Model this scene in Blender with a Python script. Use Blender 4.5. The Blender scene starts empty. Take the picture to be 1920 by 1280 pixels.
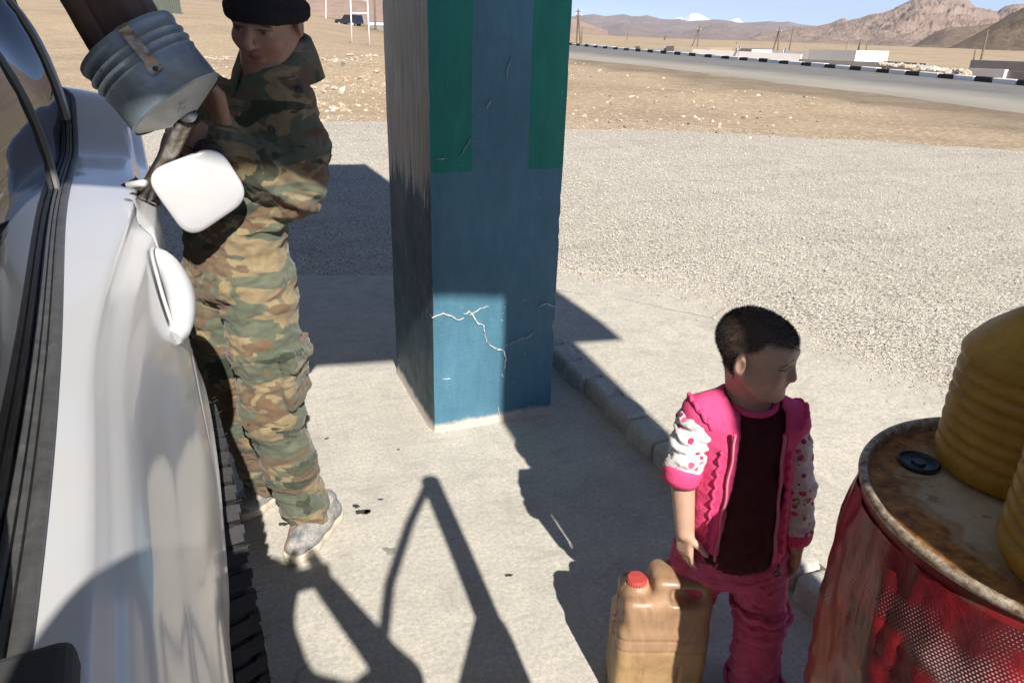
import bpy, bmesh, math, random
import numpy as np
from mathutils import Vector, Matrix
R = math.radians
random.seed(4); rng = np.random.default_rng(4)
sc = bpy.context.scene
COL = sc.collection

# ---------------------------------------------------------------- camera, sky, sun, exposure
YAW, PITCH, ROLL, CAMH = R(23.0), R(23.4), R(1.67), 1.55
fx = Vector((math.sin(YAW), math.cos(YAW), 0)); rx = Vector((math.cos(YAW), -math.sin(YAW), 0)); uz = Vector((0, 0, 1))
fwd = fx * math.cos(PITCH) - uz * math.sin(PITCH); up0 = uz * math.cos(PITCH) + fx * math.sin(PITCH)
rgt = rx * math.cos(ROLL) + up0 * math.sin(ROLL); upv = up0 * math.cos(ROLL) - rx * math.sin(ROLL)
cam = bpy.data.cameras.new('camera'); cam.sensor_width = 36; cam.lens = 36 * 1360 / 1920
cam.clip_start = 0.02; cam.clip_end = 120000
co = bpy.data.objects.new('camera', cam); COL.objects.link(co)
M = Matrix((rgt, upv, -fwd)).transposed().to_4x4(); M.translation = (0, 0, CAMH); co.matrix_world = M
sc.camera = co

SUN_EL, SUN_AZ = R(39.5), R(3.5)          # light travels towards +Y, a little to +X
world = bpy.data.worlds.new('World'); sc.world = world; world.use_nodes = True
wn = world.node_tree; bg = wn.nodes['Background']
sky = wn.nodes.new('ShaderNodeTexSky'); sky.sky_type = 'NISHITA'; sky.sun_disc = False
sky.sun_elevation = SUN_EL; sky.sun_rotation = math.pi + SUN_AZ; sky.altitude = 3800; sky.air_density = 0.42; sky.dust_density = 0.0; sky.ozone_density = 1.2
wn.links.new(sky.outputs[0], bg.inputs[0]); bg.inputs[1].default_value = 0.12
sl = bpy.data.lights.new('sun', 'SUN'); sl.energy = 4.6; sl.angle = R(0.53); sl.color = (1.0, 0.95, 0.87)
so = bpy.data.objects.new('sun', sl); COL.objects.link(so)
travel = Vector((math.sin(SUN_AZ) * math.cos(SUN_EL), math.cos(SUN_AZ) * math.cos(SUN_EL), -math.sin(SUN_EL)))
so.rotation_euler = travel.to_track_quat('-Z', 'Y').to_euler()
vs = sc.view_settings; vs.view_transform = 'Standard'; vs.look = 'None'; vs.exposure = 0.88; vs.gamma = 1.0; vs.use_curve_mapping = False
sc.cycles.use_denoising = True; sc.cycles.max_bounces = 7; sc.cycles.transmission_bounces = 6; sc.cycles.transparent_max_bounces = 8
sc.cycles.sample_clamp_indirect = 6; sc.cycles.caustics_reflective = False; sc.cycles.caustics_refractive = False

# ---------------------------------------------------------------- helpers: objects
def link(o, parent=None):
    COL.objects.link(o)
    if parent is not None: o.parent = parent
    return o
def tag(o, label=None, cat=None, group=None, kind=None):
    for k, v in (('label', label), ('category', cat), ('group', group), ('kind', kind)):
        if v: o[k] = v
    return o
def empty(name, loc=(0, 0, 0), rz=0.0):
    o = bpy.data.objects.new(name, None); o.location = loc; o.rotation_euler = (0, 0, rz); o.empty_display_size = .1
    return link(o)
def mk(name, verts, faces, mat=None, parent=None, smooth=False, local=False, mats=None, fmat=None):
    """one mesh object. With a translated parent the verts are world coordinates unless local=True"""
    me = bpy.data.meshes.new(name)
    me.from_pydata([tuple(v) for v in verts] if not isinstance(verts, np.ndarray) else verts.tolist(), [], faces if not isinstance(faces, np.ndarray) else faces.tolist())
    me.update()
    if smooth: me.polygons.foreach_set('use_smooth', np.ones(len(me.polygons), bool))
    for m_ in (mats or ([mat] if mat else [])): me.materials.append(m_)
    if fmat is not None: me.polygons.foreach_set('material_index', np.asarray(fmat, np.int32))
    o = link(bpy.data.objects.new(name, me), parent)
    if parent is not None and not local: o.location = -Vector(parent.location)
    return o
def sharp(o, ang=40):
    me = o.data
    me.polygons.foreach_set('use_smooth', np.ones(len(me.polygons), bool))
    me.set_sharp_from_angle(angle=R(ang)); return o
class MB:
    """collects simple shapes into ONE mesh"""
    def __init__(s): s.v = []; s.f = []
    def add(s, v, f):
        b = len(s.v); s.v += [tuple(p) for p in v]; s.f += [tuple(i + b for i in q) for q in f]; return s
    def box(s, lo, hi, rot=None):
        x0, y0, z0 = lo; x1, y1, z1 = hi
        v = [Vector(p) for p in ((x0,y0,z0),(x1,y0,z0),(x1,y1,z0),(x0,y1,z0),(x0,y0,z1),(x1,y0,z1),(x1,y1,z1),(x0,y1,z1))]
        if rot is not None: v = [rot @ p for p in v]
        return s.add(v, [(0,3,2,1),(4,5,6,7),(0,1,5,4),(1,2,6,5),(2,3,7,6),(3,0,4,7)])
    def tube(s, pts, rad, seg=10, cap=True):
        pts = [Vector(p) for p in pts]; n = len(pts)
        rr = rad if isinstance(rad, (list, tuple)) else [rad] * n
        b = len(s.v); nrm = None
        for i, p in enumerate(pts):
            t = (pts[min(i + 1, n - 1)] - pts[max(i - 1, 0)]).normalized()
            if nrm is None: nrm = t.orthogonal().normalized()
            else: nrm = (nrm - t * nrm.dot(t)).normalized()
            bn = t.cross(nrm)
            for k in range(seg):
                a = 2 * math.pi * k / seg
                s.v.append(tuple(p + (nrm * math.cos(a) + bn * math.sin(a)) * rr[i]))
        for i in range(n - 1):
            for k in range(seg):
                k2 = (k + 1) % seg
                s.f.append((b + i*seg + k, b + i*seg + k2, b + (i+1)*seg + k2, b + (i+1)*seg + k))
        if cap:
            s.f.append(tuple(b + k for k in reversed(range(seg)))); s.f.append(tuple(b + (n-1)*seg + k for k in range(seg)))
        return s
    def lathe(s, prof, seg=48, mat=None, closed=False):
        """profile of (r, z) about Z; mat: matrix"""
        b = len(s.v); mat = mat or Matrix.Identity(4)
        for r_, z_ in prof:
            for k in range(seg):
                a = 2 * math.pi * k / seg
                s.v.append(tuple(mat @ Vector((r_ * math.cos(a), r_ * math.sin(a), z_))))
        n = len(prof)
        for i in range(n - 1):
            for k in range(seg):
                k2 = (k + 1) % seg
                s.f.append((b + i*seg + k, b + i*seg + k2, b + (i+1)*seg + k2, b + (i+1)*seg + k))
        if prof[0][0] > 1e-6 and not closed: s.f.append(tuple(b + k for k in reversed(range(seg))))
        if prof[-1][0] > 1e-6 and not closed: s.f.append(tuple(b + (n-1)*seg + k for k in range(seg)))
        return s
    def build(s, name, mat, parent=None, smooth=False, ang=None, local=False):
        o = mk(name, s.v, s.f, mat, parent, smooth, local)
        if ang: sharp(o, ang)
        return o
def axis_matrix(origin, zdir, xhint=(1, 0, 0)):
    z = Vector(zdir).normalized(); x = Vector(xhint); x = (x - z * x.dot(z)).normalized(); y = z.cross(x)
    m = Matrix((x, y, z)).transposed().to_4x4(); m.translation = origin; return m
def bevel(o, w, seg=2):
    md = o.modifiers.new('bevel', 'BEVEL'); md.width = w; md.segments = seg; md.limit_method = 'ANGLE'; md.angle_limit = R(35)
    return o
# numpy noise
_P = rng.permutation(4096).astype(np.int64)
_V = rng.random(4096).astype(np.float32)
def vnoise(x, y, z):
    xi, yi, zi = np.floor(x).astype(np.int64), np.floor(y).astype(np.int64), np.floor(z).astype(np.int64)
    xf, yf, zf = x - xi, y - yi, z - zi
    u, v, w = xf*xf*(3-2*xf), yf*yf*(3-2*yf), zf*zf*(3-2*zf)
    def h(a, b, c): return _V[(_P[(_P[(_P[a & 4095] + b) & 4095] + c) & 4095]) & 4095]
    r_ = 0
    for dx, wx in ((0, 1-u), (1, u)):
        for dy, wy in ((0, 1-v), (1, v)):
            for dz, wz in ((0, 1-w), (1, w)): r_ = r_ + h(xi+dx, yi+dy, zi+dz) * wx * wy * wz
    return r_ * 2 - 1
def fbm(x, y, z, o=4, ridged=False):
    s = 0; a = 1; t = 0
    for i in range(o):
        n_ = vnoise(x * 2**i + 17*i, y * 2**i - 9*i, z * 2**i + 5*i)
        s = s + a * ((1 - np.abs(n_) * 2) if ridged else n_); t += a; a *= .5
    return s / t
def sstep(a, b, x):
    t = np.clip((x - a) / (b - a), 0, 1); return t * t * (3 - 2 * t)

# ---------------------------------------------------------------- helpers: materials
class NT:
    def __init__(s, name):
        s.m = bpy.data.materials.new(name); s.m.use_nodes = True; s.t = s.m.node_tree
        s.b = s.t.nodes['Principled BSDF']; s.out = s.t.nodes['Material Output']
        s._c = {}
    def n(s, typ, props=None, **inp):
        nd = s.t.nodes.new('ShaderNode' + typ)
        for k, v in (props or {}).items(): setattr(nd, k, v)
        for k, v in inp.items(): s.set(nd, k, v)
        return nd
    def set(s, nd, k, v):
        sk = nd.inputs[int(k[1:])] if (k[0] == 'i' and k[1:].isdigit()) else nd.inputs[k.replace('_', ' ')]
        if isinstance(v, bpy.types.NodeSocket): s.t.links.new(v, sk)
        elif isinstance(v, (tuple, list)) and len(v) == 3 and sk.type == 'RGBA': sk.default_value = (*v, 1)
        else: sk.default_value = v
    def co(s, scale=(1, 1, 1), which='Object', loc=(0, 0, 0), rot=(0, 0, 0)):
        if which not in s._c: s._c[which] = s.n('TexCoord').outputs[which]
        if scale == (1, 1, 1) and loc == (0, 0, 0) and rot == (0, 0, 0): return s._c[which]
        return s.n('Mapping', i0=s._c[which], Scale=scale, Location=loc, Rotation=rot).outputs[0]
    def noise(s, sc_=5., det=4., rough=.55, dist=0., co=None):
        return s.n('TexNoise', Vector=co or s.co(), Scale=sc_, Detail=det, Roughness=rough, Distortion=dist).outputs[0]
    def vor(s, sc_=5., feat='F1', out='Distance', co=None, rnd=1.0):
        return s.n('TexVoronoi', dict(feature=feat), Vector=co or s.co(), Scale=sc_, Randomness=rnd).outputs[out]
    def ramp(s, fac, *stops, interp='LINEAR'):
        nd = s.n('ValToRGB'); nd.color_ramp.interpolation = interp; e = nd.color_ramp.elements
        while len(e) < len(stops): e.new(.5)
        for i, (p, c) in enumerate(stops):
            e[i].position = p; e[i].color = (*c, 1) if isinstance(c, (tuple, list)) else (c, c, c, 1)
        s.set(nd, 'i0', fac); return nd.outputs[0]
    def mix(s, fac, a, b, mode='MIX'):
        nd = s.n('Mix', dict(data_type='RGBA', blend_type=mode)); s.set(nd, 'i0', fac); s.set(nd, 'i6', a); s.set(nd, 'i7', b)
        return nd.outputs[2]
    def math(s, op, a, b=0.0, c=None, clamp=False):
        nd = s.n('Math', dict(operation=op, use_clamp=clamp)); s.set(nd, 'i0', a); s.set(nd, 'i1', b)
        if c is not None: s.set(nd, 'i2', c)
        return nd.outputs[0]
    def sep(s, v): return s.n('SeparateXYZ', i0=v).outputs
    def bump(s, h, strength=.3, dist=.01, normal=None):
        nd = s.n('Bump', Strength=strength, Distance=dist, Height=h)
        if normal is not None: s.set(nd, 'Normal', normal)
        return nd.outputs[0]
    def fin(s, color=None, rough=None, metal=None, normal=None, spec=None, coat=None, coat_rough=None, **kw):
        for k, v in (('Base Color', color), ('Roughness', rough), ('Metallic', metal), ('Normal', normal), ('Specular IOR Level', spec), ('Coat Weight', coat), ('Coat Roughness', coat_rough)):
            if v is not None: s.set(s.b, k, v)
        for k, v in kw.items(): s.set(s.b, k, v)
        return s.m
MAT = {}
def simple(name, col, rough=.6, metal=0., var=.25, sc_=8., bump=.0, bsc=60., **kw):
    t = NT(name); n_ = t.noise(sc_, 5)
    c = t.mix(n_, tuple(x * (1 - var) for x in col), tuple(min(1, x * (1 + var)) for x in col))
    t.fin(c, rough, metal, **kw)
    if bump: t.set(t.b, 'Normal', t.bump(t.noise(bsc, 4), bump, .004))
    return t.m

# concrete of the lane and the raised pavement
def concrete(name, base=(.53, .495, .435), tint=1.0):
    t = NT(name)
    big = t.noise(.9, 5, .6); mid = t.noise(6, 7, .65, .6); fine = t.noise(70, 6, .7); grit = t.noise(320, 2)
    c = t.ramp(big, (.3, tuple(x * .86 * tint for x in base)), (.7, tuple(min(1, x * 1.12 * tint) for x in base)))
    c = t.mix(t.ramp(mid, (.40, 0.), (.66, .7)), c, (base[0]*1.24, base[1]*1.22, base[2]*1.17))
    trow = t.noise(1., 6, .7, .6, co=t.co((5, 22, 5), rot=(0, 0, .5))); c = t.mix(t.ramp(trow, (.52, 0.), (.70, .5)), c, tuple(x*.66 for x in base))
    c = t.mix(t.ramp(t.noise(3.1, 6, .7, 1.2), (.54, 0.), (.70, .5)), c, (.30, .275, .235))
    c = t.mix(t.ramp(fine, (.38, .5), (.62, 0.)), c, (.27, .255, .225))
    c = t.mix(t.ramp(grit, (.30, .5), (.42, 0.)), c, (.2, .19, .17))
    # hairline cracks with a mask
    wob = t.n('VectorMath', dict(operation='ADD'), i0=t.co(), i1=t.n('VectorMath', dict(operation='SCALE'), i0=t.n('TexNoise', Vector=t.co(), Scale=2., Detail=8., Roughness=.7).outputs[1], Scale=.22).outputs[0]).outputs[0]
    ed = t.n('TexVoronoi', dict(feature='DISTANCE_TO_EDGE'), Vector=wob, Scale=.42).outputs['Distance']
    crack = t.math('MULTIPLY', t.ramp(ed, (.0, 1.), (.0016, 0.)), t.ramp(t.noise(1.3, 3), (.5, 0.), (.6, .6)))
    c = t.mix(crack, c, (.12, .11, .10))
    # dropped oil
    sp = t.math('MULTIPLY', t.ramp(t.vor(5.2, co=t.n('VectorMath', dict(operation='ADD'), i0=t.co(), i1=t.n('VectorMath', dict(operation='SCALE'), i0=t.n('TexNoise', Vector=t.co(), Scale=18.).outputs[1], Scale=.08).outputs[0]).outputs[0]), (.085, 1.), (.12, 0.)), t.ramp(t.noise(2.3, 2), (.58, 0.), (.62, .85)))
    c = t.mix(sp, c, (.07, .062, .055))
    h = t.math('ADD', t.math('MULTIPLY', fine, .6), t.math('ADD', t.math('MULTIPLY', mid, 1.2), t.math('MULTIPLY', crack, -.8)))
    return t.fin(c, t.ramp(big, (.3, .82), (.7, .95)), normal=t.bump(h, .5, .006), spec=.25)
MAT['slab'] = concrete('lane_concrete'); MAT['pave'] = concrete('pavement_concrete', (.55, .505, .43))
MAT['kerbstone'] = concrete('kerb_concrete', (.56, .53, .48))

def gravel_mat(name, stops, dist=.012):
    t = NT(name); a = t.vor(62, out='Color'); b = t.vor(135, out='Color'); d = t.vor(62); d2 = t.vor(135)
    av = t.sep(a)[0]; bv = t.sep(b)[1]
    c = t.ramp(av, *stops); c2 = t.ramp(bv, *stops)
    c = t.mix(t.ramp(t.noise(35, 3), (.42, 0.), (.5, 1.)), c, c2)
    c = t.mix(t.ramp(t.noise(.45, 5, .6), (.35, .0), (.7, .35)), c, (.42, .37, .29))
    c = t.mix(t.ramp(d, (.55, 0.), (.8, .55)), c, (.10, .092, .08))
    c = t.mix(t.ramp(t.noise(1., 5, .65, .8, co=t.co((.5, 2.6, 1), rot=(0, 0, .45))), (.5, 0.), (.68, .42)), c, (.27, .245, .205))
    c = t.mix(t.ramp(t.noise(1., 4, .6, 1.5, co=t.co((2.4, .4, 1), rot=(0, 0, .2))), (.56, 0.), (.66, .3)), c, (.62, .565, .47))
    h = t.math('SUBTRACT', 1.0, t.math('ADD', t.math('MULTIPLY', d, .9), t.math('MULTIPLY', d2, .4)))
    return t.fin(c, .93, normal=t.bump(h, .65, dist), spec=.2)
MAT['gravel'] = gravel_mat('gravel_ground', ((.04, (.14, .13, .115)), (.2, (.39, .355, .305)), (.5, (.55, .505, .43)), (.8, (.66, .605, .515)), (.97, (.78, .72, .62))))

def ground_mat():
    t = NT('dry_earth'); big = t.noise(.035, 6, .6); mid = t.noise(.5, 7, .65, .5); fine = t.noise(9, 7, .7)
    c = t.ramp(big, (.32, (.33, .235, .15)), (.5, (.42, .31, .20)), (.7, (.46, .355, .235)))
    c = t.mix(t.ramp(mid, (.4, 0.), (.65, .5)), c, (.50, .40, .28))
    c = t.mix(t.ramp(t.noise(.16, 6, .65, .8), (.5, 0.), (.66, .6)), c, (.27, .205, .145))
    c = t.mix(t.ramp(fine, (.35, .55), (.6, 0.)), c, (.22, .165, .11))
    c = t.mix(t.ramp(t.sep(t.vor(14, out='Color'))[0], (.80, 0.), (.86, .6)), c, (.53, .45, .34))
    x, y, z = t.sep(t.co())
    near = t.math('SUBTRACT', x, t.math('ADD', 17.3, t.math('MULTIPLY', y, .085)))       # distance from the road's near edge
    nb = t.math('ADD', near, t.math('MULTIPLY', t.math('SUBTRACT', t.noise(.22, 6, .7, .6), .5), 9.))
    c = t.mix(t.math('MULTIPLY', t.ramp(t.math('MULTIPLY_ADD', nb, .06, .5), (.22, 0.), (.40, .75), (.50, .85), (.62, 0.)), t.ramp(mid, (.3, 1.), (.75, .45))), c, (.145, .115, .085))
    return t.fin(c, .95, normal=t.bump(t.math('ADD', fine, t.math('MULTIPLY', mid, 2.)), .7, .03), spec=.15)
MAT['earth'] = ground_mat()
def asphalt_mat():
    t = NT('worn_asphalt'); n_ = t.noise(.35, 5, .6); c = t.ramp(n_, (.3, (.165, .16, .152)), (.7, (.23, .222, .205)))
    c = t.mix(t.ramp(t.noise(60, 3), (.4, .3), (.6, 0.)), c, (.10, .098, .095))
    xs = t.co(which='UV'); u = t.sep(xs)[0]
    c = t.mix(t.ramp(t.math('ADD', u, t.math('MULTIPLY', t.math('SUBTRACT', t.noise(.4, 4), .5), .25)), (.12, .85), (.42, 0.)), c, (.37, .335, .28))   # dusty near side
    return t.fin(c, .9, normal=t.bump(t.noise(90, 3), .4, .006), spec=.2)
MAT['asphalt'] = asphalt_mat()
# ================================================================ the setting: terrain
def pick(px, py, z=0.0):
    """ground point for a place read off the photograph (used once, to survey the site)"""
    d = fwd + rgt * ((px - 960) / 1360) - upv * ((py - 640) / 1360)
    t = (z - CAMH) / d.z; return Vector((d.x * t, d.y * t, z))
# road line (far kerb), surveyed; x, y, z
ROAD = [Vector(p) for p in ((23.5, -27, 0), (26.6, 0, 0), (29.0, 19.5, 0), (31.2, 34.8, 0), (33.2, 64, .08), (36.2, 98, .45), (40.5, 134, 1.0), (46, 175, 1.5), (56, 240, 1.9), (72, 330, 2.2))]
def road_at(s):
    n = len(ROAD) - 1; i = min(int(s), n - 1); f = s - i
    p0, p1, p2, p3 = ROAD[max(i-1, 0)], ROAD[i], ROAD[i+1], ROAD[min(i+2, n)]
    return .5 * ((2*p1) + (p2-p0)*f + (2*p0-5*p1+4*p2-p3)*f*f + (3*p1-p0-3*p2+p3)*f**3)
_rs = np.array([tuple(road_at(s)) for s in np.linspace(0, len(ROAD) - 1.001, 160)])
def terrain_z(x, y):
    x = np.asarray(x, float); y = np.asarray(y, float); r_ = np.hypot(x, y)
    rxk = np.interp(y, _rs[:, 1], _rs[:, 0]); rz = np.interp(y, _rs[:, 1], _rs[:, 2])
    side = x - rxk                                   # >0: beyond the road
    z = rz * sstep(-40, -10, side)
    z = z - .02 - 3.0 * sstep(1.5, 16, side) - .0058 * np.maximum(side - 16, 0) * sstep(16, 60, side)
    z = z + fbm(x*.06, y*.06, 0*x, 4) * (.35 + .8*sstep(250, 900, r_)) * sstep(40, 110, r_) * sstep(3, 25, np.abs(side + 7) - 7)
    z = z + sstep(12.5, 22, r_) * (.16 * fbm(x*.35, y*.35, 0*x+3, 5)) * sstep(-12, -14, side)
    azd = np.degrees(np.arctan2(x, y)); z = z + (2.0*sstep(25, 75, r_) + .02*np.clip(r_-75, 0, 400)) * sstep(13, 1, azd) * sstep(-75, -50, azd)
    # low bank of dug earth left of the pillar
    z = z + .55 * np.exp(-(((x - 5.2) / 5.0)**2 + ((y - 25) / 6.0)**2)) * (1 + .5 * fbm(x*.9, y*.9, 0*x, 4))
    z = z - .0045 * np.maximum(r_ - 400, 0) * sstep(20, 32, np.degrees(np.arctan2(x, y)))
    return z
def build_ground():
    az = np.concatenate([np.arange(-180, -14, 6.), np.arange(-14, 66, .4), np.arange(66, 180, 6.)])
    rr = np.concatenate([[.05], np.geomspace(1.5, 60, 90), np.geomspace(63, 60000, 90)])
    A, Q = np.meshgrid(np.radians(az), rr); X, Y = Q * np.sin(A), Q * np.cos(A)
    Z = terrain_z(X, Y); Z = np.where(Q < 12.5, -.03, Z)
    V = np.stack([X, Y, Z], -1).reshape(-1, 3); na, nr = len(az), len(rr); F = []
    idx = np.arange(na * nr).reshape(nr, na)
    a = idx[:-1]; b = idx[1:]
    F = np.stack([a, np.roll(a, -1, 1), np.roll(b, -1, 1), b], -1).reshape(-1, 4)[:, ::-1]
    o = mk('ground', V, F, MAT['earth'], smooth=True); return tag(o, kind='structure')
build_ground()

# gravel yard: sheet with an uneven outer edge
def build_gravel():
    az = np.radians(np.arange(-90, 100, 1.0)); V = [(0, 0, .0)]; rings = 26
    edge = 13.4 + 1.1 * np.sin(az * 3.1) * .4 + .7 * fbm(np.cos(az)*6, np.sin(az)*6, 0*az) + np.where(np.degrees(az) > 40, (np.degrees(az) - 40) * .07, 0)
    for i in range(1, rings + 1):
        f = i / rings
        for a, e in zip(az, edge): V.append((e*f*math.sin(a), e*f*math.cos(a), -.012 + .012 * float(fbm(np.array(e*f*math.sin(a)*.8), np.array(e*f*math.cos(a)*.8), np.array(0.)))* (1 if f > .3 else 0) - (.05 if f > .97 else 0)))
    n = len(az); F = [(0, 1+k+1, 1+k) for k in range(n-1)]
    for i in range(rings-1):
        for k in range(n-1): F.append((1+i*n+k, 1+i*n+k+1, 1+(i+1)*n+k+1, 1+(i+1)*n+k))
    return tag(mk('gravel', V, F, MAT['gravel'], smooth=True), kind='structure')
gravel = build_gravel()

# concrete lane (lower) and raised pavement beyond the kerb
def sheet(name, outline, z, depth, mat):
    n = len(outline); V = [(x, y, z) for x, y in outline] + [(x, y, z - depth) for x, y in outline]
    F = [tuple(range(n))] + [(i, i + n, (i+1) % n + n, (i+1) % n) for i in range(n)]
    bm = bmesh.new(); vs_ = [bm.verts.new(p) for p in V]
    for f in F: bm.faces.new([vs_[i] for i in f])
    bmesh.ops.recalc_face_normals(bm, faces=bm.faces); bmesh.ops.triangulate(bm, faces=bm.faces)
    me = bpy.data.meshes.new(name); bm.to_mesh(me); bm.free(); me.materials.append(mat)
    return tag(link(bpy.data.objects.new(name, me)), kind='structure')
def wobble(pts, step=.12, amp=.02, seed=0):
    out = []
    for (x0, y0), (x1, y1) in zip(pts[:-1], pts[1:]):
        n = max(1, int(math.hypot(x1-x0, y1-y0) / step))
        for i in range(n):
            t = i / n; x, y = x0 + (x1-x0)*t, y0 + (y1-y0)*t
            w = float(fbm(np.array(x*3.+seed), np.array(y*3.), np.array(0.), 3)) * amp
            out.append((x + w, y + w))
    out.append(pts[-1]); return out
KX = 1.47                                            # kerb line
lane = [(KX+.05, -9), (KX+.05, 4.50)] + wobble([(KX-.05, 4.52), (1.08, 4.62), (.48, 4.79), (-1.2, 5.3), (-6, 6.6)], amp=.05) + [(-6, -9)]
sheet('concrete_lane', lane, 0.0, .1, MAT['slab'])
edge = [(3.9, -6), (3.75, -2), (3.45, 1.0), (3.15, 2.02), (2.93, 2.75), (2.86, 3.2), (2.72, 3.62), (2.44, 3.94), (2.1, 4.13), (KX+.14, 4.36)]
sheet('pavement', [(KX+.1, -6)] + wobble(edge, amp=.05, seed=5) + [(KX+.1, 4.36)], .08, .2, MAT['pave'])

# kerb of single cast stones
kerb = empty('kerb', (KX+.06, 2, 0)); tag(kerb, kind='structure')
def kerb_stone(L, seed):
    bm = bmesh.new(); bmesh.ops.create_cube(bm, size=1)
    for v in bm.verts: v.co = Vector((v.co.x * .115, v.co.y * L, v.co.z * .13 + .022))
    bmesh.ops.bevel(bm, geom=bm.edges[:], offset=.024, segments=3, affect='EDGES', profile=.6)
    bmesh.ops.subdivide_edges(bm, edges=[e for e in bm.edges if e.calc_length() > .06], cuts=4, use_grid_fill=True)
    for v in bm.verts:
        p = v.co; k = float(fbm(np.array(p.x*14+seed*7), np.array(p.y*14), np.array(p.z*14), 4)); v.co += p.normalized() * k * .013
    me = bpy.data.meshes.new('kerb_stone'); bm.to_mesh(me); bm.free(); me.materials.append(MAT['kerbstone'])
    me.polygons.foreach_set('use_smooth', np.ones(len(me.polygons), bool)); me.set_sharp_from_angle(angle=R(50)); return me
stone_meshes = [kerb_stone(.188, i) for i in range(5)]
y = 4.3; i = 0
while y > -5.5:
    o = bpy.data.objects.new('kerb_stone', stone_meshes[i % 5]); link(o, kerb)
    o.location = Vector((KX + .06 + random.uniform(-.008, .008), y, random.uniform(-.008, .006))) - Vector(kerb.location)
    o.rotation_euler = (random.uniform(-.03, .03), random.uniform(-.04, .04), random.uniform(-.03, .03) + (math.pi if random.random() < .5 else 0))
    y -= .197; i += 1

# ---------------------------------------------------------------- road and its painted kerb
def build_road():
    V, F, UV = [], [], []; S = np.linspace(0, len(ROAD)-1.001, 120); W = 15.2; nx = 6
    for i, s in enumerate(S):
        p = road_at(s); q = road_at(min(s+.01, len(ROAD)-1.0005)); d = (q - p); d.z = 0
        d = d.normalized() if d.length else Vector((0, 1, 0)); nrm = Vector((-d.y, d.x, 0))
        for k in range(-1, nx+1):
            f = max(k, 0) / nx; Wy = float(np.interp(p.y, [0, 20, 40, 70], [9.0, 9.6, 11.2, 12.2])); w = Wy * (1-f) + (.25 if k < 0 else 0)
            e = (fbm(np.array(p.y*.25), np.array(0.), np.array(2.)) * .6) * (1-f) if f < .05 else 0
            c = p + nrm * (w + float(e)); V.append((c.x, c.y, p.z + .035 + .05 * math.sin(f*math.pi) - (.25 if k < 0 else 0))); UV.append((f, s))
    for i in range(len(S)-1):
        for k in range(nx+1): F.append((i*(nx+2)+k, i*(nx+2)+k+1, (i+1)*(nx+2)+k+1, (i+1)*(nx+2)+k)[::-1])
    o = mk('road', V, F, MAT['asphalt'], smooth=True); uv = o.data.uv_layers.new(name='UV')
    for lp in o.data.loops: uv.data[lp.index].uv = UV[lp.vertex_index]
    tag(o, kind='structure')
build_road()
MAT['wpaint'] = simple('white_kerb_paint', (.74, .73, .71), .8, var=.12, sc_=3, bump=.3)
MAT['bpaint'] = simple('black_kerb_paint', (.028, .027, .027), .75, var=.3, sc_=3, bump=.3)
rk = empty('road_kerb', (32, 22, 0)); tag(rk, kind='structure')
blk = {}
for nm, L in (('w', 1.12), ('b', .86)):
    mb = MB().box((-.16, -L/2+.008, -.1), (.16, L/2-.008, .23)); me = bpy.data.meshes.new('kerb_block'); me.from_pydata(mb.v, [], mb.f); me.materials.append(MAT['wpaint' if nm == 'w' else 'bpaint'])
    bm = bmesh.new(); bm.from_mesh(me); bmesh.ops.bevel(bm, geom=bm.edges[:], offset=.025, segments=1, affect='EDGES'); bm.to_mesh(me); bm.free(); blk[nm] = me
dens = np.array([tuple(road_at(s)) for s in np.linspace(1.0, len(ROAD)-1.2, 1500)]); seg = np.r_[0, np.cumsum(np.linalg.norm(np.diff(dens, axis=0), axis=1))]
d = 12.0; j = 0
while d < seg[-1] - 2 and j < 230:
    k = 'wb'[j % 2]; L = 1.12 if k == 'w' else .86; d += L / 2
    p = [float(np.interp(d, seg, dens[:, q])) for q in range(3)]; p2 = [float(np.interp(d+.5, seg, dens[:, q])) for q in range(3)]
    o = link(bpy.data.objects.new('kerb_block', blk[k]), rk); o.location = Vector((p[0]+.1, p[1], p[2]+random.uniform(-.015, .015))) - Vector(rk.location)
    o.rotation_euler = (0, 0, -math.atan2(p2[0]-p[0], p2[1]-p[1]) + random.uniform(-.02, .02)); d += L / 2; j += 1

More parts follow.
